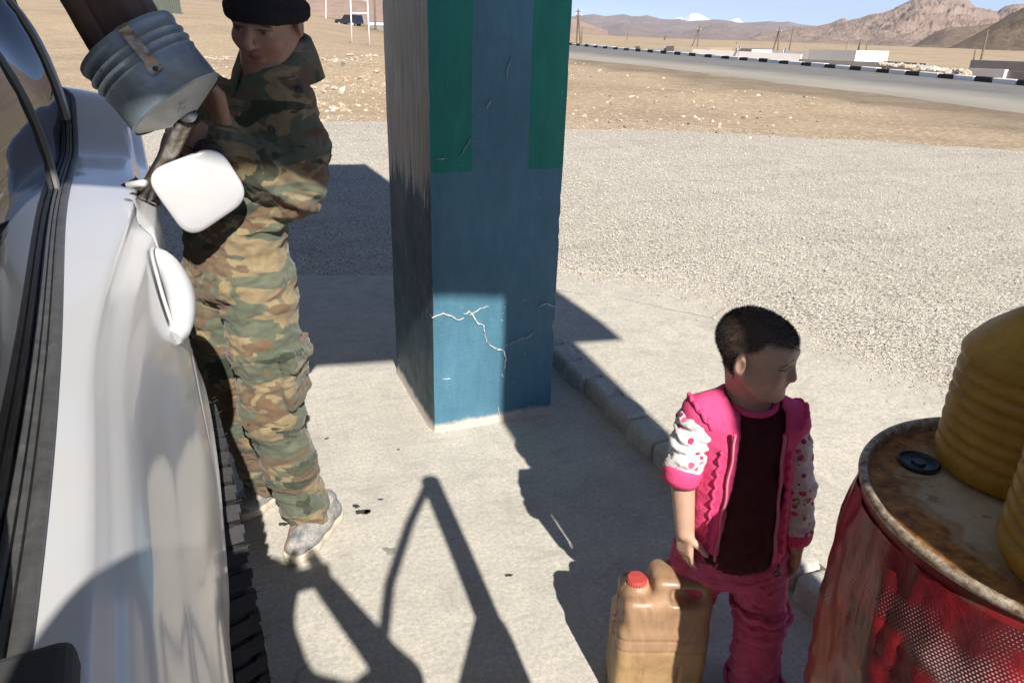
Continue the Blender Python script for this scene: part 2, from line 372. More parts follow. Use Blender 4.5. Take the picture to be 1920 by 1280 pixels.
# ---------------------------------------------------------------- canopy: two pillars and a roof
MAT['plaster'] = simple('bare_plaster', (.70, .66, .60), .9, var=.15, sc_=40, bump=.3)
def pillar_mat():
    t = NT('pillar_paint'); x, y, z = t.sep(t.co()); pos = t.co()
    nrm = t.n('NewGeometry').outputs['Normal']; left = t.math('LESS_THAN', t.sep(nrm)[0], -.6)
    wav = t.math('MULTIPLY', t.math('SUBTRACT', t.noise(9, 4), .5), .012)
    xx = t.math('ADD', x, wav); zz = t.math('ADD', z, t.math('MULTIPLY', t.math('SUBTRACT', t.noise(5, 5), .5), .03))
    inside = t.math('MULTIPLY', t.math('GREATER_THAN', xx, .893), t.math('LESS_THAN', xx, 1.116))
    green = t.math('MULTIPLY', t.math('SUBTRACT', 1.0, inside), t.math('GREATER_THAN', zz, 1.061))
    str_ = t.noise(1., 7, .7, .2, co=t.co((20, 20, 5)))
    blue = t.ramp(str_, (.3, (.055, .155, .225)), (.7, (.082, .215, .300)))
    blue = t.mix(t.ramp(t.noise(3.2, 5, .6), (.4, 0.), (.7, .6)), blue, (.045, .120, .170))
    grn = t.ramp(str_, (.3, (.002, .150, .115)), (.7, (.008, .225, .175)))
    grn = t.mix(t.ramp(t.noise(1., 5, .6, co=t.co((4, 4, 1.3))), (.45, 0.), (.75, .7)), grn, (.006, .150, .145))
    c = t.mix(green, blue, grn)
    # weathered face towards the lane: the green has rubbed down to grey above, bare dark coat below
    st2 = t.noise(1., 8, .72, .4, co=t.co((30, 30, 2.6)))
    old = t.ramp(st2, (.26, (.08, .125, .09)), (.40, (.27, .275, .22)), (.56, (.42, .365, .30)), (.75, (.50, .43, .36)))
    low = t.ramp(t.noise(14, 6, .7), (.35, (.022, .042, .055)), (.65, (.05, .085, .10)))
    hz = t.math('ADD', z, t.math('MULTIPLY', t.math('SUBTRACT', st2, .5), .7))
    lf = t.mix(t.ramp(hz, (.98, 0.), (1.2, 1.)), low, old)
    c = t.mix(left, c, lf)
    # chips through to the plaster, specks
    chip = t.math('MULTIPLY', t.ramp(t.noise(55, 4, .6), (.70, 0.), (.715, 1.)), t.ramp(t.noise(4, 3), (.46, 0.), (.58, 1.)))
    c = t.mix(chip, c, (.62, .66, .66))
    dustz = t.ramp(t.math('ADD', z, t.math('MULTIPLY', t.noise(20, 4), -.05)), (-.02, 1.), (.0, .85), (.02, 0.))
    c = t.mix(dustz, c, (.48, .43, .37))
    h = t.math('ADD', t.math('MULTIPLY', str_, .7), t.math('ADD', t.noise(130, 5, .7), t.math('MULTIPLY', t.noise(12, 5), 1.2)))
    return t.fin(c, t.ramp(t.noise(6, 4), (.3, .5), (.7, .72)), normal=t.bump(h, .8, .0045), spec=.4)
MAT['pillar'] = pillar_mat()
def build_pillar(y0, label, dx=0.0):
    """0.54 x 0.65 m square column with slightly worn arrises"""
    x0, x1, y1, H = .733 + dx, 1.268 + dx, y0 + .65, 3.62
    P = empty('pillar', ((x0+x1)/2, y0+.32, 0)); tag(P, label, 'pillar', 'canopy pillars')
    nz = 150; V, F = [], []
    prof = []
    for (ax_, ay), (bx, by), n in (((x0, y0), (x1, y0), 14), ((x1, y0), (x1, y1), 14), ((x1, y1), (x0, y1), 8), ((x0, y1), (x0, y0), 14)):
        for i in range(n):
            t = i / n; prof.append([ax_+(bx-ax_)*t, ay+(by-ay)*t, 1 if i == 0 else 0])
    n = len(prof)
    for k in range(nz+1):
        z = H * (k / nz)**1.6
        for (x, y, c) in prof:
            r_ = float(fbm(np.array(x*5.), np.array(y*5.), np.array(z*5.), 3)) * .003
            cx, cy = (x0+x1)/2, (y0+y1)/2; dx, dy = x-cx, y-cy
            rr_ = .004 + .005 * max(0, float(fbm(np.array(x*9.), np.array(y*9.), np.array(z*13.), 4)) - .12) * 4 if c else 0
            flare = .012 * math.exp(-z/.02)
            V.append((x + (r_+flare)*np.sign(dx)*(abs(dx) > .2) - rr_*np.sign(dx), y + (r_+flare)*np.sign(dy)*(abs(dy) > .28) - rr_*np.sign(dy), z))
    for k in range(nz):
        for i in range(n):
            i2 = (i+1) % n; F.append((k*n+i, k*n+i2, (k+1)*n+i2, (k+1)*n+i))
    F.append(tuple(nz*n + i for i in range(n)))
    o = mk('shaft', V, F, MAT['pillar'], P); sharp(o, 30); return P, o
P1, shaft = build_pillar(2.525, 'square blue and green painted pillar with flaking plaster at its foot')
shaft.location = -Vector(P1.location)
# cracks where the paint has burst off (front face)
CR = [[(.735,.512),(.777,.524),(.81,.507),(.838,.488),(.86,.496)], [(.86,.51),(.887,.52),(.91,.476),(.944,.449),(.959,.377)], [(.959,.377),(.992,.344),(1.034,.33),(1.045,.292),(1.041,.244)],
      [(1.043,.346),(1.074,.365),(1.145,.375),(1.18,.406)], [(1.111,.544),(1.127,.535)], [(1.135,.525),(1.15,.51)], [(1.183,.505),(1.212,.514),(1.258,.496)], [(.887,.502),(.932,.526),(.966,.533)], [(1.008,.086),(1.018,.05),(1.025,.01)], [(.774,.24),(.801,.238)], [(1.027,.226),(1.032,.206)],
      [(1.04,1.452),(1.023,1.414),(1.02,1.382)], [(.945,1.283),(.954,1.303),(.971,1.308)], [(.848,1.117),(.875,1.161),(.889,1.179)], [(.76,1.113),(.788,1.112)]]
CW = [.006, .009, .008, .003, .004, .006, .007, .0025, .004, .004, .006, .0025, .003, .0025, .003]
mb = MB()
for pl, w in zip(CR, CW):
    pts = []
    for (a, b) in zip(pl[:-1], pl[1:]):
        n = max(2, int(math.hypot(b[0]-a[0], b[1]-a[1]) / .008))
        pts += [(a[0]+(b[0]-a[0])*i/n, a[1]+(b[1]-a[1])*i/n) for i in range(n)]
    pts.append(pl[-1]); n = len(pts); V = []
    for i, (x, z) in enumerate(pts):
        q = pts[min(i+1, n-1)]; p = pts[max(i-1, 0)]; tx, tz = q[0]-p[0], q[1]-p[1]; l = math.hypot(tx, tz) or 1
        x += random.uniform(-.003, .003); z += random.uniform(-.003, .003)
        ww = w * .26 * (random.uniform(.15, 1.1)) * min(1, .25 + 3*min(i, n-1-i)/n)
        V += [(x - tz/l*ww, 2.5185, z + tx/l*ww), (x + tz/l*ww, 2.5185, z - tx/l*ww), (x - tz/l*ww*.7, 2.527, z + tx/l*ww*.7), (x + tz/l*ww*.7, 2.527, z - tx/l*ww*.7)]
    F = []
    for i in range(n-1):
        a, b = 4*i, 4*i+4; F += [(a, a+1, b+1, b), (a+2, a, b, b+2), (a+1, a+3, b+3, b+1)]
    mb.add(V, F)
mb.build('crack_filler', MAT['plaster'], P1)
P2, sh2 = build_pillar(-1.22, 'matching painted pillar beside the drum, out of frame behind the camera', .105)
MAT['roof'] = simple('canopy_soffit_paint', (.45, .47, .46), .7, var=.1, bump=.2)
roof = empty('canopy_roof', (0, 1, 3.62)); tag(roof, 'flat canopy roof resting on the painted pillars', 'canopy')
fr, rr2, slope = (1.62, -1.33), (1.49, 4.18), -.175
xl = -5.5
pl = [(xl, fr[1] + slope*(xl-fr[0])), fr, rr2, (xl, rr2[1] + slope*(xl-rr2[0]))]
V = [(x, y, 3.62) for x, y in pl] + [(x, y, 3.84) for x, y in pl]
mk('roof_slab', V, [(3,2,1,0), (4,5,6,7), (0,1,5,4), (1,2,6,5), (2,3,7,6), (3,0,4,7)], MAT['roof'], roof)
# ================================================================ the white car
CA = R(4.3); COFF = Vector((-.95, 1.0, 0))
car = empty('car', (COFF.x*math.cos(CA) - COFF.y*math.sin(CA), COFF.x*math.sin(CA) + COFF.y*math.cos(CA), 0), CA)
tag(car, 'dusty white four wheel drive car with its fuel flap open', 'car')
def cmk(name, V, F, mat, parent=None, **kw):
    V = np.asarray([tuple(v) for v in V], float) - np.array(COFF); return mk(name, V, F, mat, parent or car, local=True, **kw)
def c2w(x, y, z): return Vector((x*math.cos(CA) - y*math.sin(CA), x*math.sin(CA) + y*math.cos(CA), z))
def w2c(p): return Vector((p[0]*math.cos(CA) + p[1]*math.sin(CA), -p[0]*math.sin(CA) + p[1]*math.cos(CA), p[2]))
def cbuild(mb, name, mat, parent=None, ang=None, smooth=False):
    o = cmk(name, mb.v, mb.f, mat, parent, smooth=smooth)
    if ang: sharp(o, ang)
    return o
def carpaint():
    t = NT('white_car_paint'); x, y, z = t.sep(t.co())
    dust = t.math('MULTIPLY', t.ramp(z, (.35, .75), (1.0, .12)), t.ramp(t.noise(3., 6, .65, .5), (.35, .25), (.7, 1.)))
    c = t.mix(dust, (.56, .565, .58), (.42, .37, .30))
    scr = t.math('MULTIPLY', t.ramp(t.noise(1., 3, .6, co=t.co((60, 9, 30), rot=(.5, 0, .2))), (.735, 0.), (.75, 1.)), t.ramp(t.noise(5, 3), (.5, 0.), (.58, .7)))
    c = t.mix(scr, c, (.42, .32, .27))
    drip = t.ramp(t.noise(1., 5, .65, co=t.co((9, 9, 1.6))), (.5, 0.), (.72, .22))
    c = t.mix(drip, c, (.60, .55, .47))
    rr_ = t.ramp(dust, (.05, .08), (.6, .45))
    return t.fin(c, .35, spec=.5, coat=.85, coat_rough=rr_, normal=t.bump(t.noise(1.4, 2), .05, .03))
MAT['carpaint'] = carpaint()
MAT['rubber'] = simple('black_rubber_trim', (.028, .028, .03), .55, var=.5, sc_=30, bump=.2)
MAT['trim'] = NT('dusty_grey_trim').fin(None)
t = NT('worn_metal_trim'); n_ = t.noise(40, 5, .7); t.fin(t.ramp(n_, (.3, (.055, .055, .057)), (.6, (.095, .094, .092)), (.8, (.17, .16, .145))), .42, .2); MAT['trim'] = t.m
def glassmat():
    t = NT('dark_window_glass'); nt = t.t
    tr = t.n('BsdfTransparent', Color=(.045, .05, .052)); gl = t.n('BsdfGlossy', Roughness=.02, Color=(.50, .53, .57))
    dst = t.n('BsdfDiffuse', Color=(.40, .37, .32))
    fr_ = t.n('Fresnel', IOR=1.40).outputs[0]; m1 = t.n('MixShader', i0=fr_, i1=tr.outputs[0], i2=gl.outputs[0])
    sp = t.math('ADD', t.ramp(t.noise(30, 4, .7), (.74, 0.), (.78, .5)), t.math('MULTIPLY', t.noise(2.5, 6, .7), .05))
    m2 = t.n('MixShader', i0=sp, i1=m1.outputs[0], i2=dst.outputs[0]); nt.links.new(m2.outputs[0], t.out.inputs[0]); return t.m
MAT['glass'] = glassmat()
MAT['cabin'] = simple('dark_cabin_trim', (.045, .045, .047), .8)
MAT['seat'] = simple('grey_seat_fabric', (.16, .155, .15), .95)
MAT['tyre'] = simple('dusty_tyre_rubber', (.034, .033, .034), .8, var=.45, sc_=14, bump=.3, bsc=90)

PZ = [.30, .40, .50, .65, .80, .90, 1.0, 1.08, 1.13, 1.16, 1.175]
PXa = [-.10, -.06, -.03, -.005, .0, -.004, -.025, -.055, -.085, -.115, -.15]
PXb = [-.10, -.07, -.05, -.02, -.005, .005, .015, .026, .026, .006, -.155]
def belt_z(y): return 1.15 + .03 * sstep(.4, 2.2, y) + .16 * sstep(2.4, 3.1, y)
from numpy import interp
def smooth_prof(zz, px):
    return sum(interp(zz + e, PZ, px) for e in (-.036, -.024, -.012, 0, .012, .024, .036)) / 7 * sstep(1.178, 1.13, zz) + interp(zz, PZ, px) * (1 - sstep(1.178, 1.13, zz))
def side_x(y, z):
    y = np.asarray(y, float); z = np.asarray(z, float); bz = belt_z(y)
    zz = np.where(z < 1.0, z, 1.0 + (z - 1.0) * .175 / (bz - 1.0)); w = sstep(.9, 2.05, y)
    x = smooth_prof(zz, PXa)*(1-w) + smooth_prof(zz, PXb)*w
    x = x + .030*(1 - sstep(.5, 1.9, y)) * sstep(1.0, 1.175, zz)
    x = x + .050*np.exp(-((y-1.45)/.46)**2) * sstep(1.2, .78, z)
    return x - .30*np.clip((y-2.82)/.32, 0, 2)**2.5 - .10*np.clip((-1.6-y)/.6, 0, 2)**2
GAP = np.array([(2.32, 1.19), (2.10, 1.172), (1.93, 1.167), (1.79, 1.143), (1.69, 1.118), (1.645, 1.07), (1.61, 1.0), (1.52, .945), (1.3, .90), (1.15, .81), (1.03, .70), (.96, .5), (.94, .3)])
def _cat(P, n=8):
    out = []
    for i in range(len(P)-1):
        p0, p1, p2, p3 = P[max(i-1, 0)], P[i], P[i+1], P[min(i+2, len(P)-1)]
        for k in range(n): f = k/n; out.append(.5*((2*p1)+(p2-p0)*f+(2*p0-5*p1+4*p2-p3)*f*f+(3*p1-p0-3*p2+p3)*f**3))
    return np.array(out+[P[-1]])
GAP = _cat(GAP)
def gap_dist(y, z):
    d = np.full(np.shape(y), 9.); sgn = np.ones(np.shape(y))
    for (y0, z0), (y1, z1) in zip(GAP[:-1], GAP[1:]):
        ey, ez = y1-y0, z1-z0; t = np.clip(((y-y0)*ey + (z-z0)*ez) / (ey*ey+ez*ez), 0, 1)
        dd = np.hypot(y-y0-ey*t, z-z0-ez*t); cr = ey*(z-z0) - ez*(y-y0)
        sgn = np.where(dd < d, np.sign(cr), sgn); d = np.minimum(d, dd)
    return d, sgn
WC = (1.45, .40); WR = .385
def side_panels(y0, y1, ny, fam):
    ys = np.linspace(y0, y1, ny); fz = np.linspace(0, 1, 190); fz = fz**.8
    Y, Fz = np.meshgrid(ys, fz, indexing='ij'); Z = .34 + (belt_z(Y) - .34) * Fz
    X = side_x(Y, Z)
    d, s = gap_dist(Y, Z); X = X - .012*np.exp(-(d/.004)**2)
    # handle bowl pressed into the door
    X = X - .020*np.exp(-(((Y-1.50)/.085)**2 + ((Z-1.053-(Y-1.50)*.42)/.034)**2))
    arch = np.hypot(Y-WC[0], Z-WC[1]); X = X + .004*np.exp(-((arch-.452)/.02)**2)
    V = np.stack([X, Y, Z], -1).reshape(-1, 3); n2 = len(fz)
    idx = np.arange(ny*n2).reshape(ny, n2); Q = np.stack([idx[:-1, :-1], idx[1:, :-1], idx[1:, 1:], idx[:-1, 1:]], -1).reshape(-1, 4)
    cy = V[Q].mean(1); keep = np.hypot(cy[:, 1]-WC[0], cy[:, 2]-WC[1]) > .452; Q = Q[keep]; cy = cy[keep]
    _, sg = gap_dist(cy[:, 1], cy[:, 2]); return V, Q, sg
def sub(name, V, Q, mat, parent=None):
    u, inv = np.unique(Q.ravel(), return_inverse=True)
    return cmk(name, V[u], inv.reshape(Q.shape), mat, parent, smooth=True)
V, Q, sg = side_panels(.42, 3.12, 760, 0)
door = sub('rear_door', V, Q[sg > 0], MAT['carpaint'])
sub('rear_quarter_panel', V, Q[sg <= 0], MAT['carpaint'])
# if classification flipped, names still cover both panels; sill below the door openings
mb = MB(); prof = [(-.12, .30), (-.06, .31), (-.035, .36), (-.05, .42), (-.12, .44)]
def extrude_y(mb, prof, ys, xf=lambda y: 0, zf=lambda y: 0):
    n = len(prof); b = len(mb.v)
    for y in ys: mb.v += [(px + xf(y), y, pz + zf(y)) for px, pz in prof]
    for i in range(len(ys)-1):
        for k in range(n-1): mb.f.append((b+i*n+k, b+i*n+k+1, b+(i+1)*n+k+1, b+(i+1)*n+k))
    return mb
extrude_y(mb, prof, [-.95, .4, .95]); cbuild(mb, 'sill', MAT['carpaint'], ang=40)
# front wing, behind the camera
ys = np.linspace(-2.35, -.98, 60); fz = np.linspace(0, 1, 30); Y, Fz = np.meshgrid(ys, fz, indexing='ij'); Z = .40 + (belt_z(Y)-.06 - .40)*Fz
X = side_x(Y, Z); Vf = np.stack([X, Y, Z], -1).reshape(-1, 3); idx = np.arange(Vf.shape[0]).reshape(60, 30)
Qf = np.stack([idx[:-1, :-1], idx[1:, :-1], idx[1:, 1:], idx[:-1, 1:]], -1).reshape(-1, 4); cc = Vf[Qf].mean(1)
sub('front_wing', Vf, Qf[np.hypot(cc[:, 1]+1.42, cc[:, 2]-.40) > .45], MAT['carpaint'])
# belt mouldings: rubber, metal edge, rubber
ys = list(np.linspace(.42, 2.45, 40)) + list(np.linspace(2.47, 3.0, 16))
bx = lambda y: float(side_x(y, belt_z(y))); bz = lambda y: float(belt_z(y))
cbuild(extrude_y(MB(), [(.003, -.006), (.002, .004), (-.005, .007), (-.011, .005), (-.012, -.005)], ys, bx, bz), 'belt_moulding', MAT['trim'], ang=50)
cbuild(extrude_y(MB(), [(-.012, -.002), (-.014, .003), (-.019, .004), (-.021, .0)], ys, bx, bz), 'weather_strip', MAT['trim'], ang=50)
cbuild(extrude_y(MB(), [(-.020, .0), (-.021, .006), (-.024, .007), (-.028, .006), (-.029, .002), (-.030, -.01)], ys, bx, bz), 'window_channel', MAT['trim'], ang=50)
# side glass, tumblehome easing off to the rear
def gx(y, z):
    dz = z - belt_z(y); return side_x(y, belt_z(y)) - .028 - .08*dz - .9*np.maximum(dz, 0)**2
def glass_panel(name, edge_lo, edge_hi, parent, z1=1.70, nz=8, ny=12, off=0.):
    V, F = [], []
    for j in range(nz+1):
        f = j / nz
        for i in range(ny+1):
            a = edge_lo(f); b = edge_hi(f); y = a + (b-a)*i/ny; zb = float(belt_z(y)); z = zb + (z1-zb)*f
            V.append((float(gx(y, z)) + off, y, z))
    for j in range(nz):
        for i in range(ny): a = j*(ny+1)+i; F.append((a, a+1, a+ny+2, a+ny+1))
    return cmk(name, V, F, MAT['glass'], parent, smooth=True)
barB = lambda f: 1.95 + .68*f; barA = lambda f: 2.72 + .30*f
glass_panel('window_pane', lambda f: .45, lambda f: barB(f)-.008, door)
glass_panel('window_pane', lambda f: barB(f)+.008, lambda f: barA(f)-.03, door)
glass_panel('quarter_window', lambda f: barA(f)+.03, lambda f: 3.0 - .02*f, car)
def bar(name, fn, w, h, mat, parent, z1=1.72, inner=False):
    """frame bar lying on the glass: flat strip of width w standing h proud"""
    V, F = [], []; n = 12
    for j in range(n+1):
        f = j/n; y = fn(f); zb = float(belt_z(y)); z = zb + (z1-zb)*f
        for dy, dx in ((-w, -.01), (-w*.8, h*.7), (-w*.2, h), (w*.35, h*.8), (w, .0), (w, -.012)): V.append((float(gx(y+dy, z)) + dx, y+dy, z))
    for j in range(n):
        for k in range(5): a = j*6+k; F.append((a, a+1, a+7, a+6))
    o = cmk(name, V, F, mat, parent, smooth=True); return sharp(o, 45)
MAT['barmetal'] = simple('dusty_window_bar', (.20, .20, .195), .4, .3, var=.2, sc_=20)
bar('division_bar', barB, .016, .012, MAT['barmetal'], door)
bar('window_frame', barA, .034, .016, MAT['barmetal'], door)
bar('window_frame', lambda f: .44+.02*f, .05, .014, MAT['rubber'], door)
bar('rear_pillar', lambda f: 3.03 - .02*f, .05, .03, MAT['carpaint'], car)
bar('pillar_seal', lambda f: 2.985 - .02*f, .012, .02, MAT['trim'], car)
# roof, far side, rear, floor and front as closed simple shell
def roofz(x): return 1.80 - .03*((x+.95)/.51)**2 - .04*max(0, abs(x+.95)-.42)/.1
V, F = [], []; xs = np.linspace(-.44, -1.46, 22); ys2 = np.linspace(-.55, 3.02, 16)
for y in ys2:
    for x in xs: V.append((x, y, roofz(x) - .05*max(0, (y-2.6))**2 - .10*max(0, (-.1-y))**2))
for i in range(15):
    for k in range(21): F.append((i*22+k, i*22+k+1, (i+1)*22+k+1, (i+1)*22+k))
cmk('roof', V, F, MAT['carpaint'], smooth=True)
cbuild(extrude_y(MB(), [(-.475, 1.69), (-.445, 1.70), (-.44, 1.73), (-.46, 1.745)], [-.5, 1, 2.0, 3.0]), 'roof_rail', MAT['carpaint'], ang=50)
far = V_ = None
Vm = V_ = np.array([(-1.9 - x, y, z) for x, y, z in (lambda q: q)(np.asarray([tuple(v) for v in np.stack([side_x(*np.meshgrid(np.linspace(-2.3, 3.12, 40), np.linspace(.34, 1.15, 16), indexing='ij')), *np.meshgrid(np.linspace(-2.3, 3.12, 40), np.linspace(.34, 1.15, 16), indexing='ij')], -1).reshape(-1, 3)]))])
idx = np.arange(640).reshape(40, 16); cmk('far_side', Vm, np.stack([idx[:-1, :-1], idx[:-1, 1:], idx[1:, 1:], idx[1:, :-1]], -1).reshape(-1, 4), MAT['carpaint'], smooth=True)
for a, b in ((-.3, .4), (.48, 1.7), (1.8, 2.95)):
    cmk('far_window', [(-1.75, a, 1.17), (-1.75, b, 1.17), (-1.60, b - .05, 1.70), (-1.60, a + .1, 1.70)], [(0, 1, 2, 3)], MAT['glass'])
cbuild(MB().box((-1.86, 3.0, .45), (-.06, 3.06, 1.2)), 'tailgate', MAT['carpaint'])
cmk('rear_window', [(-1.7, 3.05, 1.2), (-.2, 3.05, 1.2), (-.3, 3.0, 1.74), (-1.6, 3.0, 1.74)], [(0, 1, 2, 3)], MAT['glass'])
cbuild(MB().box((-1.85, -2.2, .36), (-.08, 3.0, .42)), 'floor_pan', MAT['cabin'])
o = cbuild(MB().box((-1.84, -2.42, .5), (-.09, -1.0, 1.06)), 'bonnet', MAT['carpaint']); bevel(o, .06, 3)
cmk('windscreen', [(-1.72, -1.02, 1.08), (-.18, -1.02, 1.08), (-.33, -.5, 1.74), (-1.57, -.5, 1.74)], [(0, 1, 2, 3)], MAT['glass'])
o = cbuild(MB().box((-1.88, -2.52, .42), (-.04, -2.38, .66)), 'bumper', MAT['rubber']); bevel(o, .03, 2)
# seats seen through the glass
def rbox(name, lo, hi, mat, parent, w=.05, rx_=0, piv=(0, 0, 0)):
    rot = Matrix.Translation(piv) @ Matrix.Rotation(rx_, 4, 'X') @ Matrix.Translation(-Vector(piv))
    o = cbuild(MB().box(lo, hi, rot), name, mat, parent); return bevel(o, w, 3)
for x in (-.42, -.98, -1.5):
    s_ = rbox('rear_seat', (x-.25, 1.35, .55), (x+.22, 1.52, 1.18), MAT['seat'], car, .06, -.22, (0, 1.35, .6))
    rbox('headrest', (x-.13, 1.55, 1.22), (x+.11, 1.64, 1.40), MAT['seat'], s_, .04)
rbox('rear_bench', (-1.75, .85, .42), (-.2, 1.4, .62), MAT['seat'], car, .05)
for x in (-.5, -1.4):
    s_ = rbox('front_seat', (x-.25, .05, .55), (x+.25, .2, 1.22), MAT['seat'], car, .06, -.25, (0, .05, .6)); rbox('headrest', (x-.13, .28, 1.26), (x+.13, .37, 1.44), MAT['seat'], s_, .04)
    rbox('seat_cushion', (x-.26, -.45, .42), (x+.26, .1, .62), MAT['seat'], car, .05)
rbox('cabin_side', (-.14, .5, .45), (-.115, 2.9, 1.10), MAT['cabin'], car, .005)
rbox('door_pillar', (-.19, .40, .40), (-.09, .47, 1.16), MAT['cabin'], car, .01)
# ---- door handle: bowl liner, grip and bolt cap
hx = lambda y, z: float(side_x(y, z))
def handle():
    pts, rad = [], []
    for i in range(17):
        f = i/16; y = 1.615 - .23*f; z = 1.100 - .096*f; lift = .030*math.sin(math.pi*min(1, max(0, (f-.02)/.98)))**.55
        pts.append((hx(1.50, 1.053) - .004 + lift - .03*abs(f-.5)*0 + (side_x(y, z)-hx(1.50, 1.053))*.8, y, z)); rad.append(.0165 + .010*math.sin(math.pi*f)**.7)
    mb = MB().tube(pts, rad, 16); o = cbuild(mb, 'door_handle', MAT['carpaint'], door, ang=60)
    return o
handle()
def loop_ring(name, cy, cz, ry, rz, tilt, rad, mat, parent, out=.004):
    pts = []
    for i in range(49):
        a = 2*math.pi*i/48; dy, dz = ry*math.cos(a), rz*math.sin(a); y = cy + dy; z = cz + dz + dy*tilt
        pts.append((hx(y, z) + out, y, z))
    return cbuild(MB().tube(pts, rad, 8, cap=False), name, mat, parent, smooth=True)
loop_ring('handle_surround', 1.50, 1.053, .118, .044, .42, .0035, MAT['carpaint'], door)
# ---- wheel arch lip and well
pts = []
for i in range(41):
    a = R(-8 + 196*i/40); y = WC[0] + .452*math.cos(a); z = WC[1] + .452*math.sin(a); z = max(z, .34); pts.append((hx(y, max(z, .34)) - .002, y, z))
cbuild(MB().tube(pts, .007, 8), 'wheel_arch_lip', MAT['carpaint'], smooth=True)
V, F = [], []
for i in range(25):
    a = R(-5 + 190*i/24)
    for x in (-.02, -.42): V.append((x, WC[0] + .455*math.cos(a), WC[1] + .455*math.sin(a)))
for i in range(24): F.append((2*i, 2*i+1, 2*i+3, 2*i+2))
cmk('wheel_well', V, F, MAT['rubber'])
# ---- wheels
def wheel(cx, cy, cz, name='wheel', k=1.0):
    m = axis_matrix((cx, cy, cz), (1, 0, 0), (0, 1, 0)) @ Matrix.Diagonal((k, k, 1, 1)); Wd = .265
    prof = [(.205, -Wd/2+.03), (.25, -Wd/2+.005), (.31, -Wd/2-.002), (.348, -Wd/2+.012), (.366, -Wd/2+.035), (.370, -.05), (.3705, .05), (.366, Wd/2-.035), (.348, Wd/2-.012), (.31, Wd/2+.002), (.25, Wd/2-.005), (.205, Wd/2-.03)]
    w = cbuild(MB().lathe([(.0, -.06), (.09, -.06), (.10, .02), (.17, .05), (.20, .10), (.215, .105), (.215, -.10), (.0, -.10)], 48, m, True), name, simple('steel_wheel', (.42, .42, .42), .4, .7), car, ang=40)
    mb = MB().lathe(prof, 90, m, True); n = 58
    for i in range(n):                                # tread blocks
        for row, (x0, x1, ph, sk) in enumerate(((-.132, -.080, 0, .25), (-.074, -.006, .5, -.6), (.002, .072, 0, .6), (.078, .133, .5, -.25))):
            a0 = 2*math.pi*(i+ph+random.uniform(-.06, .06))/n; da = 2*math.pi/n*(.39 if row in (0, 3) else .41)
            for hs in ((1,) if row in (1, 2) else (1,)):
                v = []
                for r_ in (.358, .380 if row in (1, 2) else .3775):
                    for xx, aa in ((x0, -da), (x1, -da), (x1, da), (x0, da)):
                        ang_ = a0 + aa + sk*(xx-(x0+x1)/2); rr_ = r_ - (.016 if (row == 0 and xx == x0) or (row == 3 and xx == x1) else 0)
                        s_ = .92 if r_ > .37 else 1.0; ang_ = a0 + (ang_-a0)*s_
                        v.append(m @ Vector((rr_*math.cos(ang_), rr_*math.sin(ang_), xx)))
                mb.add(v, [(4, 5, 6, 7), (0, 1, 5, 4), (1, 2, 6, 5), (2, 3, 7, 6), (3, 0, 4, 7)])
            if row == 3 and i % 2:                   # moulding hairs on the shoulder
                p = m @ Vector((.372*math.cos(a0+.06), .372*math.sin(a0+.06), .128)); q = m @ Vector((.376*math.cos(a0+.06), .376*math.sin(a0+.06), .142)); mb.tube([p, q], .0007, 4)
        a0 = 2*math.pi*(i+.25)/n                     # shoulder lugs running down the sidewall
        v = []
        for x_ in (.118, .137):
            for r_, aa in ((.325, -.022), (.366, -.022), (.366, .022), (.325, .022)): v.append(m @ Vector(((r_ if x_ < .13 else r_-.004)*math.cos(a0+aa), (r_ if x_ < .13 else r_-.004)*math.sin(a0+aa), x_)))
        mb.add(v, [(4, 5, 6, 7), (0, 1, 5, 4), (1, 2, 6, 5), (2, 3, 7, 6), (3, 0, 4, 7)])
    cbuild(mb, 'tyre', MAT['tyre'], w, ang=35); return w
wheel(-.068, WC[0], .40, k=1.04); wheel(-.10, -1.42, .385); wheel(-1.80, WC[0], .385); wheel(-1.80, -1.42, .385)
# ---- fuel flap, hinged open towards the camera, its cap, the filler pocket
def rounded_quad(c, r_, n=8):
    """closed outline of a quad with rounded corners (2D)"""
    out = []; m = len(c)
    for i in range(m):
        p = Vector(c[i]); a = (Vector(c[i-1]) - p); b = (Vector(c[(i+1) % m]) - p); a.normalize(); b.normalize()
        s0 = p + a*r_; s1 = p + b*r_
        for k in range(n+1):
            t = k/n; out.append(tuple((s0*(1-t)**2 + p*2*t*(1-t) + s1*t*t)))
    return out
outl = rounded_quad([(-.136, 1.226), (.030, 1.284), (.092, 1.150), (-.062, 1.058)], .052, 9)
cx_, cz_ = sum(p[0] for p in outl)/len(outl), sum(p[1] for p in outl)/len(outl)
V, F = [], []; n = len(outl)
for k, (s_, yo) in enumerate(((0.001, -.0075), (.5, -.006), (.85, -.003), (.97, .0), (1.0, .004), (1.0, .010), (.96, .013), (.001, .013))):
    for x, z in outl:
        X_ = cx_ + (x-cx_)*s_; Z_ = cz_ + (z-cz_)*s_; V.append(w2c((X_, 1.852 + yo + (X_+.03)*.12 - (Z_-1.17)*.10, Z_)))
for k in range(7):
    for i in range(n): F.append((k*n+i, k*n+(i+1) % n, (k+1)*n+(i+1) % n, (k+1)*n+i))
flap = cmk('fuel_flap', V, F, MAT['carpaint'], smooth=True); sharp(flap, 50)
m = axis_matrix(w2c((.012, 1.885, 1.248)), w2c((0, 1, 0)) - w2c((0, 0, 0)))
cbuild(MB().lathe([(.0, -.02), (.028, -.02), (.034, -.014), (.034, .012), (.040, .016), (.040, .026), (.036, .03), (.0, .03)], 32, m), 'fuel_cap', MAT['rubber'], flap, ang=40)
